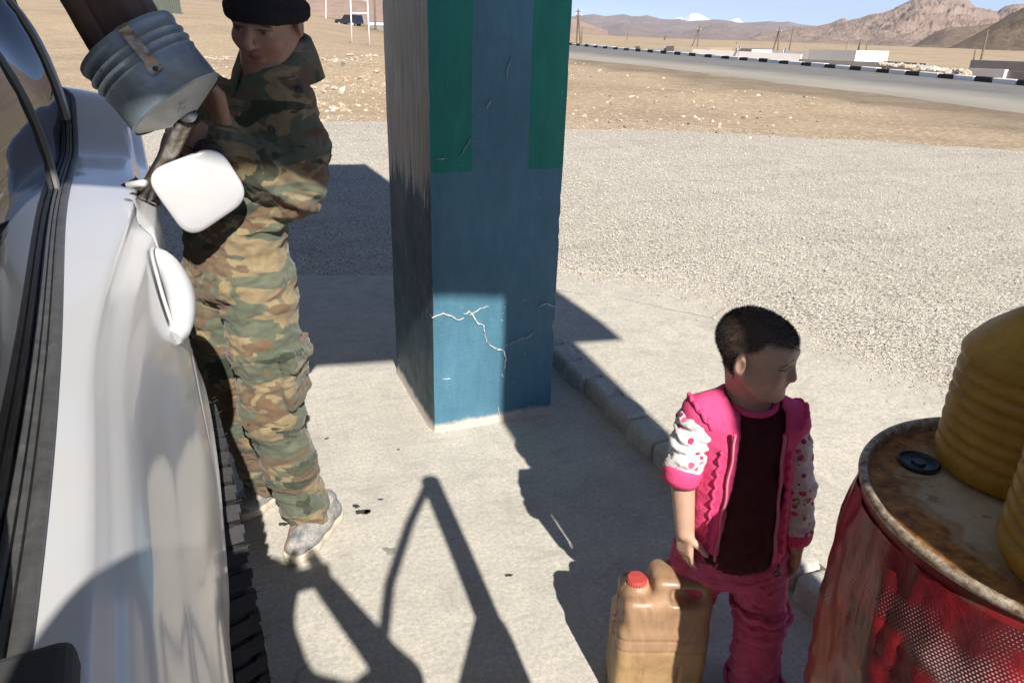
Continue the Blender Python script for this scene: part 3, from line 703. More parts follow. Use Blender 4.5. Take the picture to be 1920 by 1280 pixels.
cbuild(MB().tube([w2c(p) for p in ((-.135, 1.86, 1.20), (-.15, 1.885, 1.195), (-.175, 1.90, 1.19))], .008, 8), 'flap_hinge', MAT['carpaint'], flap, smooth=True)
m = axis_matrix((hx(2.03, 1.13) - .012, 2.03, 1.13), (1, 0, .35), (0, 1, 0)) @ Matrix.Diagonal((.72, .72, 1, 1))
cbuild(MB().lathe([(.085, .0), (.078, .002), (.072, -.06), (.0, -.06)], 36, m, True), 'filler_pocket', MAT['rubber'], ang=40)
cbuild(MB().lathe([(.030, .02), (.034, .022), (.036, .012), (.034, -.05)], 28, m, True), 'filler_neck', MAT['trim'], ang=40)
# ---- open front door (behind the camera): its shadow falls on the lane
hingeP = w2c((-.16, -.86, 0)); edgeP = w2c((.47, .16, 0))
du = (edgeP - hingeP); DL = du.length; du.normalize(); dn = Vector((du.y, -du.x, 0))
def dpt(u, z, o=0): p = hingeP + du*u + dn*o; return (p.x, p.y, z)
outline = [(0, .48), (.1, .42), (1.02, .42), (1.12, .50), (1.19, .80), (DL, 1.05), (DL-.01, 1.13), (.5, 1.11), (.05, 1.09), (0, 1.0)]
n = len(outline); V = [dpt(u, z, .0) for u, z in outline] + [dpt(u, z, .09) for u, z in outline]
fd = cmk('front_door', V, [tuple(range(n)), tuple(range(2*n-1, n-1, -1))] + [(i, i+n, (i+1) % n+n, (i+1) % n) for i in range(n)], MAT['carpaint']); bevel(fd, .02, 2)
cbuild(MB().tube([dpt(u, z, .05) for u, z in ((DL-.035, 1.10), (DL-.035, 1.4), (DL-.045, 1.735))], .035, 8), 'window_frame', MAT['rubber'], fd)
cbuild(MB().tube([dpt(u, z, .05) for u, z in ((DL-.045, 1.735), (DL-.3, 1.735), (DL-.55, 1.69), (.35, 1.46), (.06, 1.09))], .017, 8), 'window_frame', MAT['rubber'], fd)
o = cbuild(MB().box((-.1, -.05, -.08), (.1, .05, .08), Matrix.Translation(dpt(.12, 1.24, -.18))), 'wing_mirror', MAT['rubber'], fd); bevel(o, .03, 2)
# ================================================================ far things: mountains, village, poles
def ray_dir(px, py):
    return (fwd + rgt*((px-960)/1360) - upv*((py-640)/1360)).normalized()
def azel(px, py):
    d = ray_dir(px, py); return math.atan2(d.x, d.y), d.z / math.hypot(d.x, d.y)
def rockmat(name, stops, gul=(.10, .075, .065), sc_=.0016, snow=False):
    t = NT(name); z = t.sep(t.co())[2]
    n1 = t.noise(sc_, 8, .65, .4); n2 = t.noise(sc_*7, 8, .7, .6)
    c = t.ramp(n1, *stops)
    c = t.mix(t.ramp(n2, (.52, 0.), (.68, .55)), c, gul)
    c = t.mix(t.ramp(t.noise(1., 7, .65, .5, co=t.co((sc_*12, sc_*12, sc_*3))), (.52, 0.), (.7, .35)), c, tuple(min(1, x*1.35) for x in stops[-1][1]))
    if snow: c = (.82, .84, .87)
    return t.fin(c, .95, spec=.1, normal=t.bump(n2, .9, 14.))
MAT['rock_far'] = rockmat('far_rock', ((.3, (.17, .125, .115)), (.7, (.28, .205, .18))), sc_=.0009)
MAT['rock_mid'] = rockmat('mountain_rock', ((.3, (.20, .145, .12)), (.55, (.30, .215, .17)), (.75, (.36, .27, .215))))
MAT['rock_near'] = rockmat('hill_scree', ((.3, (.17, .125, .09)), (.55, (.24, .175, .12)), (.75, (.30, .22, .15))), gul=(.12, .09, .07), sc_=.004)
MAT['rock_left'] = rockmat('pink_scree', ((.3, (.32, .225, .18)), (.55, (.40, .285, .225)), (.75, (.45, .33, .265))), gul=(.24, .17, .14), sc_=.003)
MAT['snow'] = rockmat('snow', ((.3, (.8, .82, .85)), (.7, (.85, .86, .88))), gul=(.6, .63, .68), snow=True)
def ridge(name, Rd, sil, mat, depth=.45, base=-60., amp=.5, nf=13., na=560, nr=80, seed=0., power=1.25):
    ae = sorted(azel(*p) for p in sil); A0 = np.array([a for a, _ in ae]); E0 = np.array([e for _, e in ae])
    az = np.linspace(A0[0], A0[-1], na); crest = CAMH + Rd*np.interp(az, A0, E0)
    V = []; t = np.concatenate([np.linspace(0, 1, nr), 1 + np.linspace(.06, .8, 12)])
    kw = max(3, na//9) | 1; ker = np.hanning(kw+2)[1:-1]; ker /= ker.sum(); wide = np.convolve(np.pad(crest, kw//2, mode='edge'), ker, 'valid')
    for tt in t:
        r_ = Rd*(1 - depth*(1-tt)) ; x, y = r_*np.sin(az), r_*np.cos(az)
        prof = tt**power if tt <= 1 else max(0, 1-(tt-1)*1.0)
        s = 1000.*nf/Rd*.001
        n_ = fbm(x*s+seed, y*s, 0*x+seed, 6, ridged=True) ; w = min(1, tt*3)*max(0, 1-abs(tt))**.6 if tt <= 1 else .3
        n_ = n_ + .45*fbm(x*s*5+seed, y*s*5, 0*x-seed, 4, ridged=True)
        mixw = min(1, max(0, tt))**3; sh = (1-min(1, tt))*(A0[-1]-A0[0])*.12*fbm(az*30+seed, 0*az+tt*3, 0*az, 3); cr_ = np.interp(az+sh, az, wide)*(1-mixw) + np.interp(az+sh*.6, az, crest)*mixw
        h = base + (cr_-base)*prof*(1 + amp*(n_-.55)*w)
        if abs(tt-1) < 1e-6: h = h + (crest-base)*.015*fbm(az*900+seed, 0*az, 0*az, 3)
        V.append(np.stack([x, y, h], -1))
    V = np.array(V); nt = len(t); idx = np.arange(nt*na).reshape(nt, na)
    F = np.stack([idx[:-1, :-1], idx[:-1, 1:], idx[1:, 1:], idx[1:, :-1]], -1).reshape(-1, 4)[:, ::-1]
    return tag(mk(name, V.reshape(-1, 3), F, mat, smooth=True), kind='structure')
ridge('snow_mountains', 34000, [(1235,60),(1258,40),(1266,34),(1275,32),(1281,35),(1287,31),(1294,26.5),(1302,25),(1312,27),(1319,30),(1328,36),(1345,46),(1366,40),(1374,36),(1384,34),(1392,41),(1405,47),(1425,43),(1436,38.5),(1445,46),(1470,60)], MAT['snow'], .25, -200, .25)
ridge('far_mountains', 22000, [(960,36),(1010,33),(1060,32),(1086,30),(1100,28),(1115,27),(1135,31),(1150,29),(1170,27),(1185,31),(1200,31),(1212,29),(1225,32),(1240,36),(1260,37),(1275,36),(1290,40),(1310,39),(1330,38),(1345,37),(1365,39),(1385,43),(1400,43),(1420,42),(1440,40),(1460,42),(1480,41),(1500,46),(1540,50),(1600,52),(1680,60)], MAT['rock_far'], .4, -160, .55, seed=3.)
ridge('far_foothills', 15000, [(960,56),(1040,46),(1085,38),(1100,40),(1120,54),(1140,50),(1170,43),(1185,47),(1205,53),(1235,62),(1262,58),(1280,62),(1310,54),(1335,47),(1362,43),(1390,52),(1420,56),(1450,60),(1480,56),(1520,60),(1560,66)], MAT['rock_far'], .35, -110, .5, seed=8.)
ridge('craggy_mountain', 9000, [(1385,80),(1415,68),(1428,61),(1442,62),(1470,57),(1500,50),(1530,50),(1560,43),(1575,36),(1583,34),(1590,39),(1610,35),(1630,28),(1650,25),(1665,23),(1680,15),(1690,10),(1705,4),(1715,-2),(1740,-8),(1780,-9),(1815,-2),(1822,6),(1830,14),(1850,18),(1870,22),(1885,12),(1900,9),(1920,8),(1960,14),(2050,30),(2200,60)], MAT['rock_mid'], .5, -70, .80, nf=20., na=760, nr=110, seed=5.)
ridge('brown_spur', 4200, [(1690,97),(1712,86),(1730,75),(1755,60),(1775,52),(1800,51),(1830,48),(1860,45),(1890,36),(1930,22),(2050,20),(2200,60)], MAT['rock_near'], .4, -40, .35, seed=2.)
ridge('brown_hill', 2600, [(1752,100),(1775,91),(1800,80),(1830,65),(1860,48),(1890,30),(1920,14),(1990,-20),(2100,-30),(2300,30)], MAT['rock_near'], .5, -26, .22, seed=7.)
ridge('pink_hill', 4200, [(-700,10),(-300,-50),(0,-70),(250,-95),(420,-100),(560,-92),(720,-66),(840,-30),(930,-2),(1010,18),(1070,34),(1110,48),(1140,58)], MAT['rock_left'], .62, -20, .22, nf=7., seed=11., power=1.0)

def far_pt(px, py, D):
    d = ray_dir(px, py); k = D / math.hypot(d.x, d.y); return Vector((0, 0, CAMH)) + d*k
def tz(p): return float(terrain_z(p.x, p.y))
MAT['pole'] = simple('weathered_pole_wood', (.16, .115, .075), .9, var=.3, sc_=2)
MAT['whitewall'] = simple('whitewash', (.78, .76, .72), .9, var=.08, sc_=.6)
MAT['greywall'] = simple('grey_block_wall', (.27, .245, .23), .95, var=.25, sc_=.8)
MAT['darkwall'] = simple('dark_shed_boards', (.075, .07, .068), .9, var=.3, sc_=1)
MAT['dish'] = simple('white_dish_paint', (.8, .8, .8), .5, var=.05)
def pole(top, base, Hm, label, aframe=None, bars=0, r_=.15, mat=None):
    Hm *= .72; D = 1450*Hm/max(4, base[1]-top[1]); b = far_pt(*base, D); t = far_pt(*top, D); g = tz(b)
    P = empty('utility_pole', (b.x, b.y, min(b.z, g))); tag(P, label, 'pole', 'utility poles along the valley')
    foot = Vector((b.x, b.y, min(b.z, g)-.3))
    MB().tube([foot, b, t], [r_*1.15, r_*1.1, r_*.8], 8).build('shaft', mat or MAT['pole'], P, smooth=True)
    if aframe:
        b2 = far_pt(*aframe, D*1.005); MB().tube([b2 - Vector((0, 0, max(0, b2.z-g)+.3)), b2, b + (t-b)*.93], r_, 8).build('brace', mat or MAT['pole'], P, smooth=True)
    for k in range(bars):
        c = b + (t-b)*(.93 - .13*k - (.12 if bars == 1 else 0)); w = Hm*.09
        MB().box(c - rx*w - Vector((0, .07, .07)), c + rx*w + Vector((0, .07, .07))).build('crossarm', mat or MAT['pole'], P)
        for s_ in (-.9, .9): MB().tube([c + rx*w*s_, c + rx*w*s_ + Vector((0, 0, .35))], .06, 6).build('insulator', MAT['whitewall'], P)
    return P
pole((1084, 17), (1088, 80), 9.0, 'two legged utility pole with crossarms right beside the pillar edge', (1081, 79), 2)
pole((1092, 50), (1090, 80), 5.0, 'short pole just right of the two legged pole at the pillar')
pole((1177, 61), (1174, 88), 7.0, 'lone pole standing beyond the kerb under the left mountains')
pole((1248, 65), (1246, 88), 7.0, 'pole with a slanting brace left of the satellite dishes', (1241, 87))
pole((1286, 82), (1285, 93), 3.0, 'stubby post left of the leaning two legged pole'); pole((1290, 83), (1289, 93), 3.0, 'stubby post touching the leaning two legged pole')
pole((1312, 48), (1307, 92), 9.0, 'leaning two legged pole standing below the snow peak', (1296, 92), 1)
pole((1381, 79), (1381, 95), 4.5, 'post just left of the left satellite dish')
pole((1462, 50), (1458, 97), 9.0, 'two legged pole with crossarm beside a tall single pole', (1449, 96), 1)
pole((1488, 50), (1479, 97), 9.0, 'tall leaning pole between two white walls')
pole((1442, 89), (1441, 97), 2.5, 'tiny post at the foot of the two legged pole')
pole((1531, 89), (1530, 100), 3.0, 'short dark post standing behind the white block house')
pole((1592, 67), (1585, 99), 8.0, 'thin far pole behind the white block house', r_=.09)
pole((1614, 73), (1607, 114), 8.0, 'left of two poles at the white block house corner', (1604, 113))
pole((1626, 83), (1620, 114), 6.0, 'shorter pole right of the white block house corner')
pole((1665, 104), (1664, 117), 3.0, 'short post beside the heap of rubble')
pole((1853, 56), (1838, 117), 9.0, 'leaning pole in front of the brown hill on the right')
pole((1829, 94), (1825, 117), 4.0, 'short post left of the leaning pole by the hill')
pole((1889, 112), (1889, 121), 2.5, 'small post behind the grey house on the right')
pole((611, -8), (611, 42), 8.5, 'pale pole beside the head of the man pouring fuel', r_=.1, mat=MAT['dish'])
pole((701, -30), (704, 52), 9.0, 'brown pole left of the painted pillar')
pole((636, 30), (636, 41), 3.0, 'small post far behind the parked blue car')

def block(name, x0, x1, y0, y1, D, label, cat, mat, deep=4.0, skew=0.0, cap=None, slope=0.0, windows=0, group=None):
    """low building or wall: px extent at distance D; its foot goes down to the terrain"""
    a, b = far_pt(x0, y1, D), far_pt(x1, y1 + slope*(x1-x0), D*(1+skew)); h = (y1-y0)/1450*D
    u = (b-a); u.z = 0; L = u.length; u.normalize(); nrm = Vector((-u.y, u.x, 0))
    if nrm.dot(Vector((a.x, a.y, 0))) < 0: nrm = -nrm
    zt = a.z + h; z0 = min(tz(a), tz(b), a.z) - .3
    P = empty(name, (a.x, a.y, z0)); tag(P, label, cat, group)
    def pt(s, d_, z): q = a + u*s + nrm*d_; return (q.x, q.y, z)
    dz = (b.z - a.z)
    V = [pt(0,0,z0), pt(L,0,z0), pt(L,deep,z0), pt(0,deep,z0), pt(0,0,zt), pt(L,0,zt+dz), pt(L,deep,zt+dz), pt(0,deep,zt)]
    mk('wall', V, [(0,1,5,4),(1,2,6,5),(2,3,7,6),(3,0,4,7),(4,5,6,7)], mat, P)
    if cap:
        o = .12; V = [pt(-o,-o,zt+.004), pt(L+o,-o,zt+dz+.004), pt(L+o,deep+o,zt+dz+.004), pt(-o,deep+o,zt+.004)]; V += [(x, y, z+.16) for x, y, z in V]
        mk('roof', V, [(0,1,5,4),(1,2,6,5),(2,3,7,6),(3,0,4,7),(4,5,6,7),(3,2,1,0)], cap, P)
    for k in range(windows):
        s = L*(k+.6)/windows*.9; w = .45; zc = zt - .9
        mk('window', [pt(s-w,-.03,zc-.4), pt(s+w,-.03,zc-.4), pt(s+w,-.03,zc+.3), pt(s-w,-.03,zc+.3)], [(0,1,2,3)], MAT['darkwall'], P)
    return P
block('boundary_wall', 1225, 1297, 90, 100, 150, 'low grey block wall beyond the kerb, left end of the village', 'wall', MAT['greywall'], .4, slope=.07)
block('shed', 1248, 1263, 88, 98, 149, 'small dark square shed standing on the grey wall line', 'shed', MAT['darkwall'], 2.5)
block('boundary_wall', 1297, 1500, 93.5, 104, 146, 'long whitewashed wall running along behind the kerb', 'wall', MAT['whitewall'], .4, -.08, slope=.055)
block('shed', 1378, 1408, 93, 103, 160, 'dark flat roofed shed behind the long white wall', 'shed', MAT['darkwall'], 5, slope=.02)
block('house', 1408, 1446, 93.5, 106, 165, 'small white house with a row of dark windows', 'house', MAT['whitewall'], 5, cap=MAT['greywall'], windows=4, slope=.02)
block('boundary_wall', 1446, 1514, 96.5, 107, 158, 'grey wall joining the small white house to the block house', 'wall', MAT['greywall'], .5, slope=.01)
block('house', 1513, 1601, 96.5, 117, 120, 'plain white block house, the largest white wall in view', 'house', MAT['whitewall'], 6, -.05, slope=.04)
block('boundary_wall', 1497, 1660, 112, 119, 112, 'low grey wall crossing in front of the white block house', 'wall', MAT['greywall'], .4, -.06, slope=.045)
block('boundary_wall', 1625, 1662, 113.5, 119, 125, 'short white wall stub right of the block house', 'wall', MAT['whitewall'], .4, slope=.05)
block('house', 1815, 1960, 117, 135, 95, 'long grey block house below the brown hill', 'house', MAT['greywall'], 6, -.05, slope=.05)
block('boundary_wall', 1809, 1880, 131, 144, 80, 'uneven white wall in front of the grey block house', 'wall', MAT['whitewall'], .4, -.03, slope=.05)
block('boundary_wall', 1881, 1960, 136.5, 148, 78, 'grey wall continuing from the uneven white wall', 'wall', MAT['greywall'], .4, -.03, slope=.05)
block('far_house', 1140, 1160, 79, 84, 330, 'left of the small far white houses on the plain', 'house', MAT['whitewall'], 8)
block('far_house', 1175, 1222, 80, 85, 330, 'right and wider of the far white houses on the plain', 'house', MAT['whitewall'], 8)
block('far_house', 1252, 1270, 80, 87, 300, 'far white house behind the braced pole', 'house', MAT['whitewall'], 8)
block('far_house', 1500, 1566, 85.6, 87.6, 900, 'thin white row of far houses under the crags', 'house', MAT['whitewall'], 12)
block('far_wall', 588, 640, 36.5, 41, 170, 'white wall far behind the head of the man', 'wall', MAT['whitewall'], .6, slope=.08)
block('far_wall', 690, 735, 43, 51, 150, 'white wall showing left of the painted pillar', 'wall', MAT['whitewall'], .6, slope=.04)
block('far_wall', 372, 398, 15, 19, 200, 'small white building far up the slope', 'wall', MAT['whitewall'], 5, slope=.12)
block('far_wall', 398, 432, 19, 24, 190, 'white garden wall far up the slope left of the knit cap', 'wall', MAT['whitewall'], .6, slope=.10)
block('far_wall', 120, 152, -6, 10, 75, 'white kiosk corner above the car roof line', 'wall', MAT['whitewall'], 3)
block('low_wall', 338, 470, 27, 33, 85, 'low pale mud wall crossing behind the bucket', 'wall', simple('mud_wall', (.46, .37, .26), .95), .5, slope=.045)
for px, py, lab in ((1386, 91, 'left satellite dish'), (1472, 95, 'right satellite dish')):
    c = far_pt(px, py, 140); P = empty('satellite_dish', (c.x, c.y, c.z-1.2)); tag(P, lab + ', small and white, above the long white wall', 'dish', 'satellite dishes')
    m = axis_matrix(c, (-.85, .15, .35)); MB().lathe([(0, -.16), (.2, -.13), (.36, -.03), (.45, .06), (.43, .065), (.34, -.02), (.19, -.115), (0, -.14)], 20, m, True).build('dish', MAT['dish'], P, smooth=True)
    MB().tube([c - Vector((0, 0, 1.2)), c], .05, 6).build('mast', MAT['greywall'], P)
block('far_house', 1104, 1128, 80.5, 84.5, 320, 'leftmost tiny white house close to the pillar edge', 'house', MAT['whitewall'], 8)
block('far_house', 1300, 1322, 84, 89, 260, 'far white house right behind the leaning two legged pole', 'house', MAT['whitewall'], 8)
block('shed', 1191, 1199, 88, 92.5, 150, 'tiny dark hut standing just behind the kerb', 'shed', MAT['darkwall'], 2.5)
block('far_house', 1330, 1372, 90, 95, 190, 'tan mud house behind the long white wall', 'house', simple('tan_mud_house', (.40, .31, .21), .95), 6)
block('low_wall', 1655, 1735, 116, 121, 108, 'low grey ruin wall leading into the rubble', 'wall', MAT['greywall'], .4, -.05, slope=.06)
# rubble heaps beside the grey house
def rock_mesh(seed, sub_=2):
    bm = bmesh.new(); bmesh.ops.create_icosphere(bm, subdivisions=sub_, radius=1)
    for v in bm.verts:
        p = v.co.copy(); k = float(fbm(np.array(p.x*1.3+seed*5), np.array(p.y*1.3), np.array(p.z*1.3+seed), 3)); v.co = p*(1 + .45*k); v.co.z *= .7
    V = np.array([v.co for v in bm.verts]); F = np.array([[v.index for v in f.verts] for f in bm.faces]); bm.free(); return V, F
ROCKS = [rock_mesh(i, 1) for i in range(8)]
def scatter(name, pts, sizes, mat, kind='stuff', label=None, cat=None, squash=1.0, mats=None):
    Vs, Fs, off, fm = [], [], 0, []
    for (x, y, z), s in zip(pts, sizes):
        V, F = ROCKS[int(rng.integers(8))]; a = rng.random()*6.28; c_, s_ = math.cos(a), math.sin(a)
        W = V*np.array([rng.uniform(.8, 1.3), rng.uniform(.7, 1.1), rng.uniform(.6, 1.0)*squash])*s
        W = np.stack([W[:, 0]*c_-W[:, 1]*s_, W[:, 0]*s_+W[:, 1]*c_, W[:, 2]], -1) + np.array((x, y, z))
        Vs.append(W); Fs.append(F+off); off += len(V)
        if mats: fm += [int(rng.integers(len(mats)))]*len(F)
    o = mk(name, np.concatenate(Vs), np.concatenate(Fs), mat, mats=mats, fmat=fm if mats else None); return tag(o, label, cat, kind=kind)
MAT['stone_a'] = simple('pale_stone', (.60, .54, .45), .9, var=.2, sc_=20); MAT['stone_b'] = simple('tan_stone', (.42, .34, .25), .9, var=.2, sc_=20); MAT['stone_c'] = simple('dark_stone', (.13, .12, .11), .9, var=.3, sc_=20); MAT['stone_d'] = simple('grey_stone', (.42, .39, .35), .9, var=.2, sc_=20)
pts, sz = [], []
for i in range(520):
    f = rng.random(); px = 1652 + 160*f; c = far_pt(px, 121 + 17*f + rng.uniform(-3.5, 4)*(.3+f), rng.uniform(88, 110)-14*f); pts.append(c); sz.append(rng.uniform(.15, .5))
scatter('rubble_heap', pts, sz, None, mats=[MAT['stone_a'], MAT['stone_b'], MAT['stone_d']], label='heap of broken stone beside the grey block house', cat='rubble')
# white tubular frame, striped fence panel
def tube_frame():
    D = 58; g = [far_pt(*p, D) for p in ((659, 66), (657, -3), (689, 1), (692, 66), (658, 25), (690, 25.5))]
    P = empty('pipe_frame', (g[0].x, g[0].y, g[0].z-.1)); tag(P, 'white pipe frame with two crossbars standing in the dirt field', 'frame')
    for a, b, nm in ((0, 1, 'post'), (3, 2, 'post'), (1, 2, 'crossbar'), (4, 5, 'crossbar')):
        p, q = g[a].copy(), g[b].copy()
        if nm == 'post': p.z = min(p.z, tz(p)) - .2
        MB().tube([p, q], .045, 8).build(nm, MAT['dish'], P, smooth=True)
tube_frame()
def fence_panel():
    D = 70; a, b = far_pt(262, 14, D), far_pt(340, 26, D*.93); u = b-a; u.z = 0; L = u.length; u.normalize(); h = 2.1
    P = empty('metal_fence', (a.x, a.y, a.z)); tag(P, 'grey green ribbed metal fence behind the tilted canister', 'fence')
    m_ = simple('grey_green_metal', (.14, .165, .13), .6, var=.25, sc_=2); n = 22
    for i in range(n):
        p = a + u*(L*i/n); z = a.z + (b.z-a.z)*i/n; w = L/n*.78; q = p + u*w
        o = mk('slat', [(p.x, p.y, z-.3), (q.x, q.y, z-.3), (q.x, q.y, z+h), (p.x, p.y, z+h), (p.x+.05, p.y+.08, z-.3), (q.x+.05, q.y+.08, z-.3), (q.x+.05, q.y+.08, z+h), (p.x+.05, p.y+.08, z+h)], [(0,1,2,3),(7,6,5,4),(0,4,5,1),(1,5,6,2),(2,6,7,3),(3,7,4,0)], m_, P)
    mb = MB()
    for zz in (.3, h-.25): mb.tube([a + Vector((.03, .14, zz)), b + Vector((.03, .14, zz))], .06, 6)
    mb.build('rail', m_, P)
fence_panel()
# dark blue estate car far down the road
def far_car():
    D = 134; a, b = far_pt(682, 50.5, D), far_pt(640, 49.0, D*1.02); u = (b-a); u.z = 0; L = u.length; s = L/4.7; u.normalize(); nrm = Vector((-u.y, u.x, 0))
    P = empty('parked_car', a); tag(P, 'dark blue off-road car far away behind the white pipe frame', 'car')
    paint = simple('dark_blue_paint', (.012, .018, .035), .25, var=.1, coat=.8); gl = simple('far_car_glass', (.02, .025, .03), .1); W = 1.8
    def pr(name, out, w0, w1, mat):
        n = len(out); V = []
        for w in (w0, w1):
            for x, z in out: q = a + u*(x*s) + nrm*(w*s); V.append((q.x, q.y, a.z + z*s))
        return sharp(mk(name, V, [tuple(range(n))[::-1], tuple(range(n, 2*n))] + [(i, (i+1) % n, (i+1) % n+n, i+n) for i in range(n)], mat, P), 30)
    pr('body', [(0, .45), (0, .9), (.08, 1.05), (.2, 1.75), (.5, 1.84), (2.6, 1.82), (3.25, 1.15), (4.5, 1.02), (4.7, .8), (4.7, .42)], 0, W, paint)
    for x0, x1 in ((.35, 1.15), (1.25, 2.05), (2.15, 2.62)): pr('side_window', [(x0, 1.18), (x0+.02, 1.68), (x1-.02, 1.68), (x1+(.35 if x0 > 2 else 0), 1.18)], -.012, -.004, gl) if False else pr('side_window', [(x0, 1.18), (x0+.02, 1.68), (x1-.02, 1.68), (x1+(.3 if x0 > 2 else 0), 1.18)], W+.004, W+.014, gl); pr('side_window', [(x0, 1.18), (x0+.02, 1.68), (x1-.02, 1.68), (x1+(.3 if x0 > 2 else 0), 1.18)], -.014, -.004, gl)
    for x in (.95, 3.75):
        for w in (.1, W-.1):
            c = a + u*(x*s) + nrm*(w*s) + Vector((0, 0, .38*s)); m = axis_matrix(c, nrm)
            wh = MB().lathe([(.20*s, -.12), (.38*s, -.12), (.38*s, .12), (.20*s, .12)], 20, m, True).build('wheel', MAT['tyre'], P, ang=40)
            MB().lathe([(0, -.10), (.2*s, -.10), (.2*s, .10), (0, .10)], 16, m, True).build('rim', MAT['dish'], wh, local=False).location = (0, 0, 0)
far_car()
